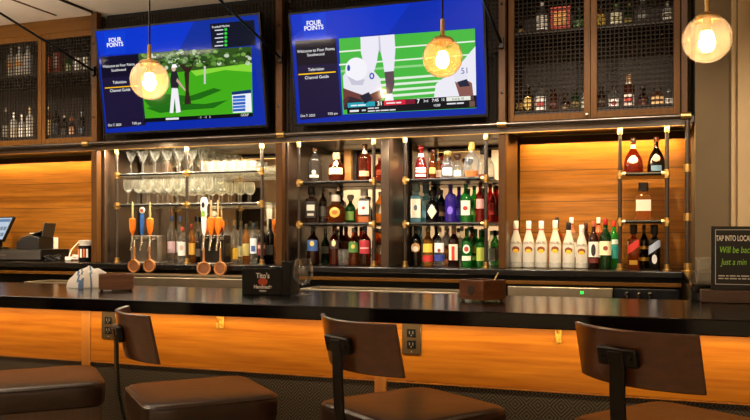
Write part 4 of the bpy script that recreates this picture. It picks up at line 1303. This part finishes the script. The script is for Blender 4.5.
# ------------------------------------------------------------------ glassware
def make_glass(kind, lab, group):
    o = thing('%s_glass' % kind, lab, 'glass', (0, 0, 0), 0, group)
    if kind == 'martini':
        MB().lathe([(.004, .078), (.012, .084), (.046, .158), (.045, .158), (.011, .086), (1e-6, .082)], 24, closed=False).build('bowl', G['ware'], o)
        MB().tube([(0, 0, .004), (0, 0, .080)], .0032, 10).build('stem', G['ware'], o)
        MB().lathe([(.034, 0), (.034, .002), (.012, .004), (.003, .007)], 22).build('foot', G['ware'], o)
    elif kind == 'wine':
        MB().lathe([(.004, .070), (.020, .078), (.031, .098), (.033, .115), (.029, .150), (.028, .150), (.032, .115), (.019, .080), (1e-6, .074)], 24, closed=False).build('bowl', G['ware'], o)
        MB().tube([(0, 0, .004), (0, 0, .071)], .0035, 10).build('stem', G['ware'], o)
        MB().lathe([(.031, 0), (.031, .002), (.012, .004), (.003, .007)], 22).build('foot', G['ware'], o)
    elif kind == 'rocks':
        MB().lathe([(.030, 0), (.034, .004), (.037, .064), (.0355, .064), (.032, .012), (1e-6, .010)], 20, closed=False).build('bowl', G['ware'], o)
        MB().lathe([(.0345, .055), (.0376, .058), (.0378, .066), (.036, .066), (.035, .058)], 20, closed=False).build('rim', G['ware'], o)
    return o
MG = 'martini glasses on the upper stemware shelf'
g0 = make_glass('martini', 'upright martini glass in the row on the upper stemware shelf', MG)
g0.scale = (1.0, 1.0, 1.06)
first = True
for Y in (4.618, 4.71, 4.815):
    for k in range(6):
        x = XA(130, 4.605) + k * .0985 + (.020 if Y == 4.71 else 0)
        if XA(183, 4.6) < x < XA(190.5, 4.6):
            x += 0
        if first:
            g0.location = (x, Y, S2[0] + .001); first = False
        else:
            dup(g0, (x, Y, S2[0] + .001))
WG = 'wine glasses on the lower stemware shelf'
g1 = make_glass('wine', 'upright wine glass in the row on the lower stemware shelf', WG)
g1.scale = (1.0, 1.0, 1.14)
first = True
for Y in (4.61, 4.70, 4.79):
    for k in range(9):
        x = XA(128, 4.61) + k * .080 + (.03 if Y == 4.70 else 0)
        if first:
            g1.location = (x, Y, S2[1] + .001); first = False
        else:
            dup(g1, (x, Y, S2[1] + .001))
RG = 'low tumblers on the upper stemware shelf'
g2 = make_glass('rocks', 'low clear tumbler in the packed rows on the upper stemware shelf', RG)
first = True
for Y in (4.612, 4.694, 4.776):
    k = 0
    x = XA(206, 4.605) + (.0 if Y != 4.69 else .02)
    while x < XA(259, 4.605):
        if first:
            g2.location = (x, Y, S2[0] + .001); first = False
        else:
            dup(g2, (x, Y, S2[0] + .001))
        x += .081
# tumblers at the chalkboard, cut-glass tumbler, wine glass on the bar
o = thing('tumbler', 'faceted clear tumbler stacked on another beside the chalkboard sign', 'glass', (XA(704.5, 3.5), 3.5, CT + .0455), 0, 'stacked tumblers by the sign')
MB().lathe([(.026, 0), (.029, .003), (.034, .055), (.0325, .055), (.028, .008), (1e-6, .007)], 12, closed=False).build('cup_wall', G['cut'], o)
MB().lathe([(.0335, .048), (.0352, .05), (.0352, .0556), (.0325, .0556)], 12, closed=False).build('rim', G['cut'], o)
o = thing('tumbler', 'faceted clear tumbler at the bottom of the stack beside the chalkboard sign', 'glass', (XA(704.5, 3.5), 3.5, CT + .001), 0, 'stacked tumblers by the sign')
MB().lathe([(.030, 0), (.033, .003), (.038, .043), (.0365, .043), (.032, .006), (1e-6, .005)], 12, closed=False).build('cup_wall', G['cut'], o)
MB().lathe([(.0372, .036), (.0392, .038), (.0392, .0436), (.0365, .0436)], 12, closed=False).build('rim', G['cut'], o)
px = 343.5
o = thing('tumbler', 'cut-glass tumbler standing before the bottles of the whiskey-bay counter', 'glass', (XA(px, 4.60), 4.60, CT + .001))
MB().lathe([(.028, 0), (.031, .003), (.035, .10), (.0335, .10), (.029, .012), (1e-6, .011)], 10, closed=False).build('cup_wall', G['ware'], o)
MB().lathe([(.033, .035), (.0352, .05), (.0355, .075), (.0345, .09)], 10, closed=False).build('cut_band', G['clear'], o)
p = spot(305, 292.5, 3.02)
o = thing('snifter_glass', 'large stemmed wine glass on the bar beside the black napkin caddy', 'glass', (p.x, 3.0, BZ + .001))
MB().lathe([(.005, .042), (.022, .048), (.038, .068), (.0435, .09), (.039, .122), (.031, .152), (.030, .152), (.038, .122), (.0425, .09), (.037, .069), (.021, .05), (1e-6, .046)], 32, closed=False).build('bowl', G['snifter'], o)
MB().tube([(0, 0, .004), (0, 0, .043)], .004, 12).build('stem', G['snifter'], o)
MB().lathe([(.036, 0), (.036, .002), (.012, .005), (.004, .008)], 28).build('foot', G['snifter'], o)

# ------------------------------------------------------------------ beer taps
def tap_tower(pxa, pxb, topy, lab, m, handles, Y=4.50):
    xa, xb = XA(pxa, Y), XA(pxb, Y)
    zt = spot((pxa + pxb) / 2, topy, Y).z
    o = thing('beer_tower', lab, 'beer tap', ((xa + xb) / 2, Y + .06, CT + .001), group='beer towers on the back counter')
    box('tower_box', m, o, xa, xb, Y, Y + .09, CT + .001, zt, .006)
    box('base_flange', M['chrome'], o, xa - .012, xb + .012, Y - .012, Y + .102, CT + .001, CT + .010, .003)
    for (px, kind) in handles:
        x = XA(px, Y - .05)
        zf = zt - .025
        mb = MB().tube([(x, Y - .001, zf), (x, Y - .055, zf)], .011, 12)
        mb.tube([(x, Y - .055, zf + .022), (x, Y - .055, zf - .012), (x, Y - .068, zf - .04), (x, Y - .074, zf - .075)], [.012, .012, .0085, .0075], 12)
        f = mb.build('faucet', M['chrome'], o, world=True)
        z0 = zf + .024
        if kind == 'orange':
            hb = MB().lathe([(.007, 0), (.009, .010), (.016, .022), (.022, .045), (.026, .095), (.024, .112), (.010, .118), (1e-6, .119)], 16, (x, Y - .055, z0), sy=.6)
            hh = hb.build('tap_handle', mat('orange_handle', '#f0761a', .35, vary=.2), o, world=True)
            k = MB().lathe([(.006, .1185), (.007, .13), (.006, .20), (.005, .222), (1e-6, .224)], 14, (x, Y - .055, z0)).build('tip', mat('handle_tip', '#b89a68', .35), o, world=True)
            k.parent = hh
        elif kind == 'blue':
            hh = MB().lathe([(.007, 0), (.010, .012), (.014, .03), (.015, .10), (.012, .145), (1e-6, .147)], 16, (x, Y - .055, z0), sy=.7).build('tap_handle', mat('blue_handle', '#2c62a8', .35), o, world=True)
            m2 = MB(); r = .022
            m2.lathe([(1e-6, -.005), (r * .9, -.005), (r, 0), (r * .9, .005), (1e-6, .005)], 22, closed=False)
            m2.v = [(x + a, Y - .055 + c, z0 + .168 + b_) for a, b_, c in m2.v]
            k = m2.build('disc', mat('handle_disc', '#ece2cc', .45), o, world=True); k.parent = hh
            m2 = MB().lathe([(1e-6, -.0015), (r * .5, -.0015), (r * .5, .0015), (1e-6, .0015)], 18, closed=False)
            m2.v = [(x + a, Y - .0615 + c, z0 + .168 + b_) for a, b_, c in m2.v]
            k = m2.build('disc_mark', mat('disc_mark_red', '#b04a34', .45), o, world=True); k.parent = hh
        else:
            hh = MB().lathe([(.007, 0), (.011, .012), (.017, .05), (.022, .15), (.026, .21), (.020, .24), (1e-6, .245)], 16, (x, Y - .055, z0), sy=.5).build('tap_handle', M['whitepaper'], o, world=True)
            m2 = MB().lathe([(1e-6, -.002), (.014, -.002), (.014, .002), (1e-6, .002)], 20, sx=.8, sy=1.3, closed=False)
            m2.v = [(x + a, Y - .0685 + c, z0 + .195 + b_) for a, b_, c in m2.v]
            k = m2.build('oval_badge', mat('badge_black', '#1a1c1a', .4), o, world=True); k.parent = hh
            k = MB().box(x - .012, x + .012, Y - .068, Y - .0655, z0 + .12, z0 + .155).build('green_patch', mat('badge_green', '#7ba838', .5), o, world=True); k.parent = hh
    return o
darksteel = mat('dark_steel', '#4a4642', .25, .9)
tap_tower(130.5, 158, 235.5, 'stainless beer tower with orange and blue tap handles', mat('tower_steel', '#8f877a', .32, .85), [(133, 'orange'), (142.5, 'blue'), (150.5, 'orange')])
tap_tower(200, 224, 235, 'dark steel beer tower with tall white and orange tap handles', darksteel, [(204.5, 'white'), (211.5, 'orange'), (218.5, 'orange')])

def paddle(px, py, lab, turn=0.):
    Y = 4.36
    p = spot(px, py, Y)
    o = thing('wooden_paddle', lab, 'paddle', (p.x, Y, p.z), 0, 'round wooden paddles hanging under the taps')
    o.rotation_euler = (0, 0, turn)
    r = .044
    m = MB().lathe([(1e-6, -.004), (r * .74, -.004), (r * .80, -.009), (r * .95, -.010), (r, -.004), (r, .006), (r * .9, .009), (1e-6, .009)], 28, closed=False)
    m.v = [(a, c, b_) for a, b_, c in m.v]
    m.build('dish', M['paddle'], o)
    m = MB().lathe([(1e-6, -.0052), (r * .72, -.0052), (r * .72, -.0042), (1e-6, -.0042)], 28, closed=False)
    m.v = [(a, c, b_) for a, b_, c in m.v]
    m.build('hollow', mat('paddle_hollow', '#653a1a', .5, vary=.25), o)
    MB().tube([(0, .001, r * .96), (0, .001, r + .03), (0, .001, r + .085)], [.009, .006, .0075], 10).build('handle', M['paddle'], o)
    # hanging cord up to the faucet
    MB().tube([(0, .002, r + .084), (0, .004, r + .125)], .0022, 6).build('cord', M['paper'], o)
paddle(134, 266, 'round wooden paddle hanging below the first orange tap handle')
paddle(149.5, 266, 'round wooden paddle hanging below the second orange tap of the stainless tower')
paddle(203.7, 268.5, 'round wooden paddle turned sideways below the white tap handle', .6)
paddle(220.3, 268.5, 'round wooden paddle hanging in front of the dark beer tower')

# underbar steel
def steel_bin(pxa, pxb, Y, ztop, zbot, depth, lab, name='drip_tray', cat='tray'):
    xa, xb = XA(pxa, Y), XA(pxb, Y)
    o = thing(name, lab, cat, ((xa + xb) / 2, Y + depth / 2, 0))
    m = MB()
    m.box(xa, xb, Y, Y + .012, zbot, ztop).box(xa, xb, Y + depth - .012, Y + depth, zbot, ztop)
    m.box(xa, xa + .012, Y + .012, Y + depth - .012, zbot, ztop).box(xb - .012, xb, Y + .012, Y + depth - .012, zbot, ztop)
    m.box(xa + .012, xb - .012, Y + .012, Y + depth - .012, zbot, zbot + .01)
    m.build('basin', M['steel'], o, .002, world=True)
    m = MB()
    n = int((xb - xa - .03) / .02)
    for i in range(n):
        x = xa + .018 + i * .02
        m.box(x, x + .008, Y + .0125, Y + depth - .0125, ztop - .012, ztop - .007)
    m.build('grate', M['chrome'], o, smooth=False, world=True)
    for sx in (xa + .04, xb - .04):
        for sy in (Y + .03, Y + depth - .03):
            MB().tube([(sx, sy, 0), (sx, sy, zbot - .0005)], .016, 10).build('leg', M['steel'], o, world=True)
    return o
steel_bin(96, 244, 3.95, 1.068, .985, .38, 'long stainless drip tray beneath the beer taps')
steel_bin(24, 91, 4.12, 1.012, .95, .24, 'stainless sink beyond the white towel, below the till counter', 'bar_sink', 'sink')
steel_bin(300, 458, 4.12, 1.012, .96, .26, 'stainless ice bin behind the bar below the whiskey shelves', 'ice_bin', 'bin')
# under-counter cooler below the rum
xa, xb = XA(509, 4.40), XA(613, 4.40)
o = thing('bottle_cooler', 'stainless undercounter cooler with green indicator below the coconut rum', 'cooler', ((xa + xb) / 2, 4.42, 0))
box('top_fascia', M['steel'], o, xa, xb, 4.36, 4.40, .985, 1.036, .003)
box('door', M['steel'], o, xa, xb, 4.365, 4.40, .0, .980, .003)
x = XA(582, 4.36)
box('indicator_light', glow('#28ff50', 2.0), o, x - .008, x + .008, 4.356, 4.3598, 1.004, 1.018)
o = thing('cold_well', 'black undercounter cabinet with chrome tap knobs beside the stainless cooler', 'cabinet', (-.1, 4.42, 0))
box('body', M['black'], o, XA(614.5, 4.40), .10, 4.37, 4.40, .0, 1.036, .003)
for px in (627, 639, 650):
    x = XA(px, 4.36)
    MB().lathe([(.006, 0), (.006, .012), (.013, .018), (.013, .03), (.008, .036), (1e-6, .036)], 14, (x, 4.352, .985)).build('knob', M['chrome'], o, world=True)

# ------------------------------------------------------------------ things on the bar
# black napkin caddy
p = spot(265, 290, 3.0)
ox, oy = p.x, 3.02
o = thing('napkin_caddy', 'black napkin and straw caddy with orange round logo on the bar', 'caddy', (ox, oy, BZ + .001), .12)
m = MB()
w, d, h, t = .088, .062, .108, .004
m.box(-w, w, -d, -d + t, 0, h).box(-w, w, d - t, d, 0, h).box(-w, -w + t, -d + t, d - t, 0, h).box(w - t, w, -d + t, d - t, 0, h)
m.box(-w + t, w - t, -d + t, d - t, 0, t).box(-.004, 0, -d + t, d - t, t, h)
m.build('tray', M['black'], o, .0015)
m = MB().box(w + .001, w + .035, -d, -d + t, 0, .14).box(w + .001, w + .035, d - t, d, 0, .14).box(w + .001, w + .005, -d + t, d - t, 0, .14).box(w + .031, w + .035, -d + t, d - t, 0, .14).box(w + .005, w + .031, -d + t, d - t, 0, t)
m.build('straw_holder', M['black'], o, .0015)
MB().box(-w + .008, -.008, -d + .01, d - .01, t, h + .012).build('napkins', mat('black_napkins', '#181614', .8), o, .002)
m = MB()
rs = random.Random(2)
for i in range(16):
    x = w + .009 + rs.random() * .017; y = -d + .012 + rs.random() * (2 * d - .024)
    m.tube([(x, y, .006), (x + rs.uniform(-.004, .008), y, .185 + rs.uniform(-.01, .01))], .0024, 6)
m.build('straws', M['black'], o)
for body, zc, size, col in (("Tito's", .078, .030, '#f4f0e8'), ('Handmade', .032, .021, '#f4f0e8'), ('VODKA', .015, .010, '#d8d0c4')):
    vs, fs = text_mesh(body, size, bold=.0006)
    MB().add([(v.x * .88 + .004, -d - .0008, zc + v.y) for v in vs], fs).build('lettering', mat('ink_' + col, col, .6), o, smooth=False)
m = MB().lathe([(1e-6, 0), (.021, 0)], 28, closed=False); m.v = [(a + .004, -d - .0005, .054 + b_ * .72) for a, b_, c in m.v]
m.build('round_logo', mat('logo_orange', '#d8552a', .5), o, smooth=False)
for k in (0, 1):
    m = MB().lathe([(.008 + .007 * k, 0), (.0095 + .007 * k, 0)], 24, closed=False); m.v = [(a + .004, -d - .0009, .054 + b_ * .72) for a, b_, c in m.v]
    m.build('logo_ring', mat('ink_black', '#241410', .6), o, smooth=False)

def wood_holder(x, y, rz, w, d, h, lab, mark):
    o = thing('wooden_holder', lab, 'holder', (x, y, BZ + .001), rz)
    t = .009
    m = MB().box(-w, w, -d, -d + t, .006, h).box(-w, w, d - t, d, .006, h).box(-w, -w + t, -d + t, d - t, .006, h).box(w - t, w, -d + t, d - t, .006, h)
    m.box(-w + t, w - t, -d + t, d - t, .006, .014).box(-.004, .004, -d + t, d - t, .014, h - .004)
    m.build('box', M['boxwood'], o, .0015)
    for sx in (-1, 1):
        for sy in (-1, 1):
            MB().tube([(sx * (w - .012), sy * (d - .012), 0), (sx * (w - .012), sy * (d - .012), .0058)], .006, 10).build('foot', M['black'], o)
    MB().box(-w + t + .003, -.007, -d + t + .003, d - t - .003, .015, h - .012).build('napkins', M['black'], o, .002)
    if mark:
        m = MB().lathe([(1e-6, 0), (.019, 0)], 28, closed=False); m.v = [(a, -d - .0006, h * .52 + b_) for a, b_, c in m.v]
        m.build('round_mark', mat('burnt_mark', '#1c100a', .6), o, smooth=False)
        MB().tube([(.02, .0, .02), (.055, .03, h + .028)], .0025, 8).build('stirrer', M['brass'], o)
    return o
p = spot(112, 292, 2.95)
wood_holder(p.x + .01, 2.965, .70, .073, .052, .074, 'reddish wooden napkin holder beside the white towel on the bar', False)
p = spot(480, 302, 2.95)
wood_holder(p.x + .005, 2.97, -.6, .066, .058, .080, 'wooden box with a dark round mark on the bar before the gin shelves', True)

# crumpled towel
p = spot(83.5, 289, 3.08)
o = thing('bar_towel', 'white towel with blue stripes crumpled on the bar beside the wooden holder', 'towel', (p.x, 3.105, BZ + .001), .3)
m = MB(); n = 26; vs = []; mi = []
def tz(a, b_):
    r = math.hypot(a, b_)
    e = max(0., 1 - r ** 2.2)
    fold = math.sin(5.5 * a + 3.2 * b_ + .8 * math.sin(4 * b_)) * .5 + .3 * math.sin(11 * a - 5 * b_) + .2 * math.sin(17 * a + 9 * b_)
    crease = -abs(math.sin(3.1 * a + 1.2 * b_ + .6)) ** 8
    return .100 * e ** .65 * (.92 + .10 * fold + .16 * crease) * (1 + .22 * a) + .004
K = 56; R_ = 18
for j in range(R_ + 1):
    q = j / R_
    for i in range(K):
        t = 2 * PI * i / K
        rr = q * (1 + .12 * math.sin(3 * t + 1) + .07 * math.sin(7 * t))
        a, b_ = rr * math.cos(t), rr * math.sin(t)
        vs.append((a * .100, b_ * .066, tz(q * math.cos(t), q * math.sin(t)) if j < R_ else 0.0))
fs = []; 
for j in range(R_):
    for i in range(K):
        fs.append((j * K + i, j * K + (i + 1) % K, (j + 1) * K + (i + 1) % K, (j + 1) * K + i))
m.add(vs, fs)
for k, f in enumerate(fs):
    c = sum(vs[i][0] + .5 * vs[i][1] for i in f) / 4
    m.m[k] = 1 if (abs(c + .045) < .006 or abs(c - .015) < .004 or abs(c + .028) < .003) else 0
m.build('cloth', [M['cloth'], M['clothblue']], o)

# chalkboard sign on its wooden block
o = thing('sign_block', 'dark wooden block on the bar end under the chalkboard sign', 'block', (.6, 3.22, BZ + .001))
xa = XA(701, 3.17)
box('plank', M['block'], o, xa, xa + .62, 3.17, 3.268, BZ + .001, BZ + .045, .002)
bx = XA(711, 3.22)
o = thing('chalkboard_sign', 'black chalkboard sign with green handwriting standing on the wooden block', 'sign', (bx + .17, 3.22, BZ + .046))
SW, SH = .34, .236
MB().box(-.17, .17, -.006, .006, 0, SH).build('board', mat('chalkboard', '#141517', .55), o, .002)
m = MB(); i_, tk = .014, .0022
for (x0, x1, z0, z1) in ((-.17 + i_, .17 - i_, SH - i_, SH - i_ + tk), (-.17 + i_, .17 - i_, i_ + .006, i_ + .006 + tk), (-.17 + i_, -.17 + i_ + tk, i_ + .006, SH - i_), (.17 - i_ - tk, .17 - i_, i_ + .006, SH - i_)):
    m.box(x0, x1, -.0068, -.0062, z0, z1)
m.build('border', mat('chalk_white', '#d8d8d4', .7), o, smooth=False)
def sign_text(body, px, py, size, col, name, bold=0., stretch=1., slant=0.):
    vs, fs = text_mesh(body, size, 'LEFT', bold * size)
    q = spot(px, py, 3.214)
    x0, z0 = q.x - (bx + .17), q.z - (BZ + .046)
    MB().add([(x0 + v.x * stretch + v.y * slant, -.0068, z0 + v.y) for v in vs], fs).build(name, mat('chalk_' + col, col, .7, emit=None), o, smooth=False)
sign_text('TAP INTO LOCAL', 715.8, 238.5, .0285, '#f6f6f0', 'heading', .02, .535)
sign_text('Will be back', 719.5, 250, .034, '#a2ee48', 'handwriting', .0, .66, .1)
sign_text('Just a min', 721.5, 262, .033, '#a2ee48', 'handwriting', .0, .66, .15)
m = MB()
for zz, ws in ((.050, (10, 4, 9, 5, 12, 6, 14, 7, 9, 11)), (.040, (8, 6, 11, 4, 7, 13, 5, 10, 8, 9, 6))):
    x = -.145
    for w in ws:
        m.box(x, x + w * .0022, -.0068, -.0063, zz, zz + .0045)
        x += w * .0022 + .004
m.build('small_print', mat('chalk_white', '#d8d8d4', .7), o, smooth=False)
MB().box(-.06, .06, .0065, .045, 0, .012).build('easel_foot', M['black'], o)

# ------------------------------------------------------------------ till corner
p = spot(3, 240, 4.62)
o = thing('cash_drawer', 'dark grey cash drawer under the receipt printer in the till niche', 'drawer', (XA(16, 4.65), 4.66, CT + .001))
xa, xb = XA(-26, 4.6) - XA(16, 4.65), XA(49, 4.6) - XA(16, 4.65)
MB().box(xa, xb, -.13, .15, .004, .085).build('body', M['black'], o, .004)
MB().box(xa + .008, xb - .008, -.137, -.131, .012, .075).build('drawer_front', mat('drawer_grey', '#3a3632', .4), o, .002)
MB().box((xa + xb) / 2 - .03, (xa + xb) / 2 + .03, -.1395, -.1372, .04, .046).build('slot', M['steel'], o)
o2 = thing('till_screen', 'till touchscreen with a pale page leaning back in the till niche', 'screen', (XA(2, 4.62), 4.66, CT + .087), -.40)
o2.location.x = XA(-4, 4.66)
MB().box(-.07, .07, -.05, .07, 0, .012).build('base', M['black'], o2, .004)
MB().box(-.02, .02, .02, .04, .012, .10).build('stand', M['black'], o2, .003)
tl = MB().box(-.135, .135, -.010, .012, 0, .20).build('bezel', M['black'], o2, .003, loc=(0, .0, .055), rot=(-.42, 0, 0))
s_ = MB().box(-.124, .124, -.0112, -.0104, .012, .188).build('screen', pix('#c9d8ea', .85), None); s_.parent = tl
m = MB().box(-.118, .118, -.012, -.0114, .155, .178)
q_ = m.build('page_header', pix('#6f8fb5', .8), None); q_.parent = tl
m = MB()
for k in range(4):
    m.box(-.11 + k * .057, -.065 + k * .057, -.012, -.0114, .035, .065).box(-.11 + k * .057, -.065 + k * .057, -.012, -.0114, .085, .115)
q_ = m.build('page_buttons', pix('#8d9fb0', .7), None); q_.parent = tl
o = thing('receipt_printer', 'black receipt printer with raised lid in the till niche', 'printer', (XA(35, 4.66), 4.66, CT + .087), .1)
m = MB().prism([(-.09, -.09, 0), (.10, -.09, 0), (.10, -.09, .085), (.03, -.09, .10), (-.09, -.09, .055)], (0, .17, 0))
m.build('body', mat('printer_black', '#1a1917', .45), o, .004)
m = MB().prism([(-.07, -.08, .072), (.105, -.08, .125), (.105, -.08, .132), (-.07, -.08, .079)], (0, .15, 0))
m.build('lid', mat('printer_grey', '#3d3a34', .5), o, .002)
MB().prism([(.104, -.07, .088), (.112, -.07, .088), (.135, -.07, .19), (.127, -.07, .19)], (0, .13, 0)).build('raised_cover', mat('printer_grey', '#3d3a34', .5), o, .002)
MB().box(-.03, .05, -.02, .0, .112, .118).build('receipt', M['whitepaper'], o)
# wall outlet, adapter and cords
p = spot(54.5, 245, 4.948)
o = thing('wall_outlet', 'white wall outlet on the plank wall behind the receipt printer', 'outlet', (p.x, 4.949, p.z))
MB().box(-.036, .036, -.006, 0, -.058, .058).build('cover_plate', M['white'], o, .002)
for s in (1, -1):
    MB().box(-.017, .017, -.009, -.0061, s * .022 - .014, s * .022 + .014).build('socket', M['paper'], o, .002)
p = spot(66, 260, 4.72)
o = thing('power_adapter', 'white power adapter with coiled cord on the counter by the printer', 'adapter', (p.x, 4.76, CT + .001))
MB().box(-.03, .03, -.02, .02, 0, .028).build('block', M['white'], o, .004)
pts = []
for i in range(60):
    t = i / 59
    a = t * 2 * PI * 2.5
    pts.append((.075 + .045 * math.cos(a) * (1 - .3 * t), -.02 + .03 * math.sin(a), .006 + .035 * t))
MB().tube(pts, .0045, 8).build('cord', M['white'], o)
MB().tube([(-.02, .015, .03), (-.035, .06, .08), (-.045, .14, .13), (-.05, .175, .14)], .004, 8).build('lead', M['white'], o)
o = thing('cloth_bundle', 'black cable bundle lying beside the cash drawer', 'cables', (XA(53, 4.57), 4.555, CT + .001))
m = MB()
for k in range(4):
    pts = [(-.06 + i * .012, .012 * math.sin(i * .9 + k * 1.7), .006 + k * .009 + .010 * math.sin(i * .5 + k) ** 2) for i in range(13)]
    m.tube(pts, .0055, 8)
m.build('cables', M['black'], o)
o.name = 'cable_bundle'
p = spot(85.5, 264, 4.62)
o = thing('lid_dispenser', 'black patterned canister with white cup lids beside the partition', 'canister', (p.x, 4.62, CT + .001))
MB().lathe([(.046, 0), (.048, .003), (.048, .112), (.045, .114), (.045, .01), (1e-6, .008)], 24, closed=False).build('canister', M['black'], o)
m = MB()
for k in range(3):
    m.lathe([(.030, .10 + k * .016), (.046, .101 + k * .016 + .012), (.0475, .103 + k * .016 + .012), (.0475, .107 + k * .016 + .012), (1e-6, .108 + k * .016 + .012)], 24, closed=False)
m.build('cup_lids', M['white'], o)
for k in range(5):
    a = -PI / 2 + (k - 2) * .45
    m = MB().box(-.007, .007, -.0012, 0, .03, .09)
    m.build('print_mark', M['whitepaper'] if k % 2 == 0 else mat('print_orange', '#c8602c', .5), o, loc=(.0486 * math.cos(a), .0486 * math.sin(a), 0), rot=(0, 0, a + PI / 2))

# ------------------------------------------------------------------ added fill lamps
def area(name, loc, size, power, color, rot=(0, 0, 0), sy=None):
    l = bpy.data.lights.new(name, 'AREA')
    l.energy = power
    l.color = color
    l.size = size
    if sy:
        l.shape = 'RECTANGLE'; l.size_y = sy
    o = bpy.data.objects.new(name, l)
    o.location = loc
    o.rotation_euler = rot
    COL.objects.link(o)
    return o
def fill_spot(name, loc, power, color, angle=95, blend=.6, r=.06, aim=None):
    l = bpy.data.lights.new(name, 'SPOT')
    l.energy = power
    l.color = color
    l.spot_size = math.radians(angle)
    l.spot_blend = blend
    l.shadow_soft_size = r
    o = bpy.data.objects.new(name, l)
    o.location = loc
    if aim is not None:
        d = Vector(aim) - Vector(loc)
        o.rotation_euler = d.to_track_quat('-Z', 'Y').to_euler()
    COL.objects.link(o)
WARM = (1.0, .84, .66)
for i, x in enumerate((-4.5, -3.3, -2.1, -1.2, -.3, .9)):
    fill_spot('bottle_fill', (x, 3.0, CZ - .02), 230, WARM, 62, .7, .05, (x, 4.65, 1.3))  # added spots that brighten the bottle fronts
for x, e in ((-4.7, 34), (-4.1, 34), (-.65, 38), (-.1, 38)):
    fill_spot('cabinet_fill', (x, 3.0, CZ - .02), e * 2, WARM, 46, .7, .04, (x, 4.72, 2.33))  # added spots that brighten the bottles behind the mesh
for i, x in enumerate((-5.0, -2.4, .2, 2.4)):
    fill_spot('front_wall_fill', (x, -2.5, CZ - .02), 240, (1.0, .86, .68), 110, .8, .06, (x, YF, 1.5))  # added fill on the unseen front wall, brightens the mirrors' reflection
    area('room_fill', (x, -2.2, CZ - .02), .6, 16, (1.0, .86, .70))  # added ambient fill behind the camera
for i, (x, y) in enumerate(((-4.9, 2.9), (-3.9, 2.7), (-2.9, 2.5))):
    area('ceiling_fill', (x, y, 2.40), .7, 46, (1.0, .87, .72), (PI, 0, 0), .12)  # added upward fill out of view, brightens the ceiling
SC.world = bpy.data.worlds.new('room_air')
SC.world.use_nodes = True
SC.world.node_tree.nodes['Background'].inputs[0].default_value = (.9, .65, .45, 1)
SC.world.node_tree.nodes['Background'].inputs[1].default_value = .05

SC.view_settings.view_transform = 'Standard'
SC.view_settings.look = 'None'
SC.view_settings.exposure = 0.0
SC.view_settings.gamma = 1.0
SC.view_settings.use_curve_mapping = False
SC.cycles.use_denoising = True
SC.cycles.max_bounces = 8
SC.cycles.diffuse_bounces = 4
SC.cycles.glossy_bounces = 5
SC.cycles.transparent_max_bounces = 24
SC.cycles.sample_clamp_indirect = 6.0
SC.cycles.caustics_reflective = False
SC.cycles.caustics_refractive = False
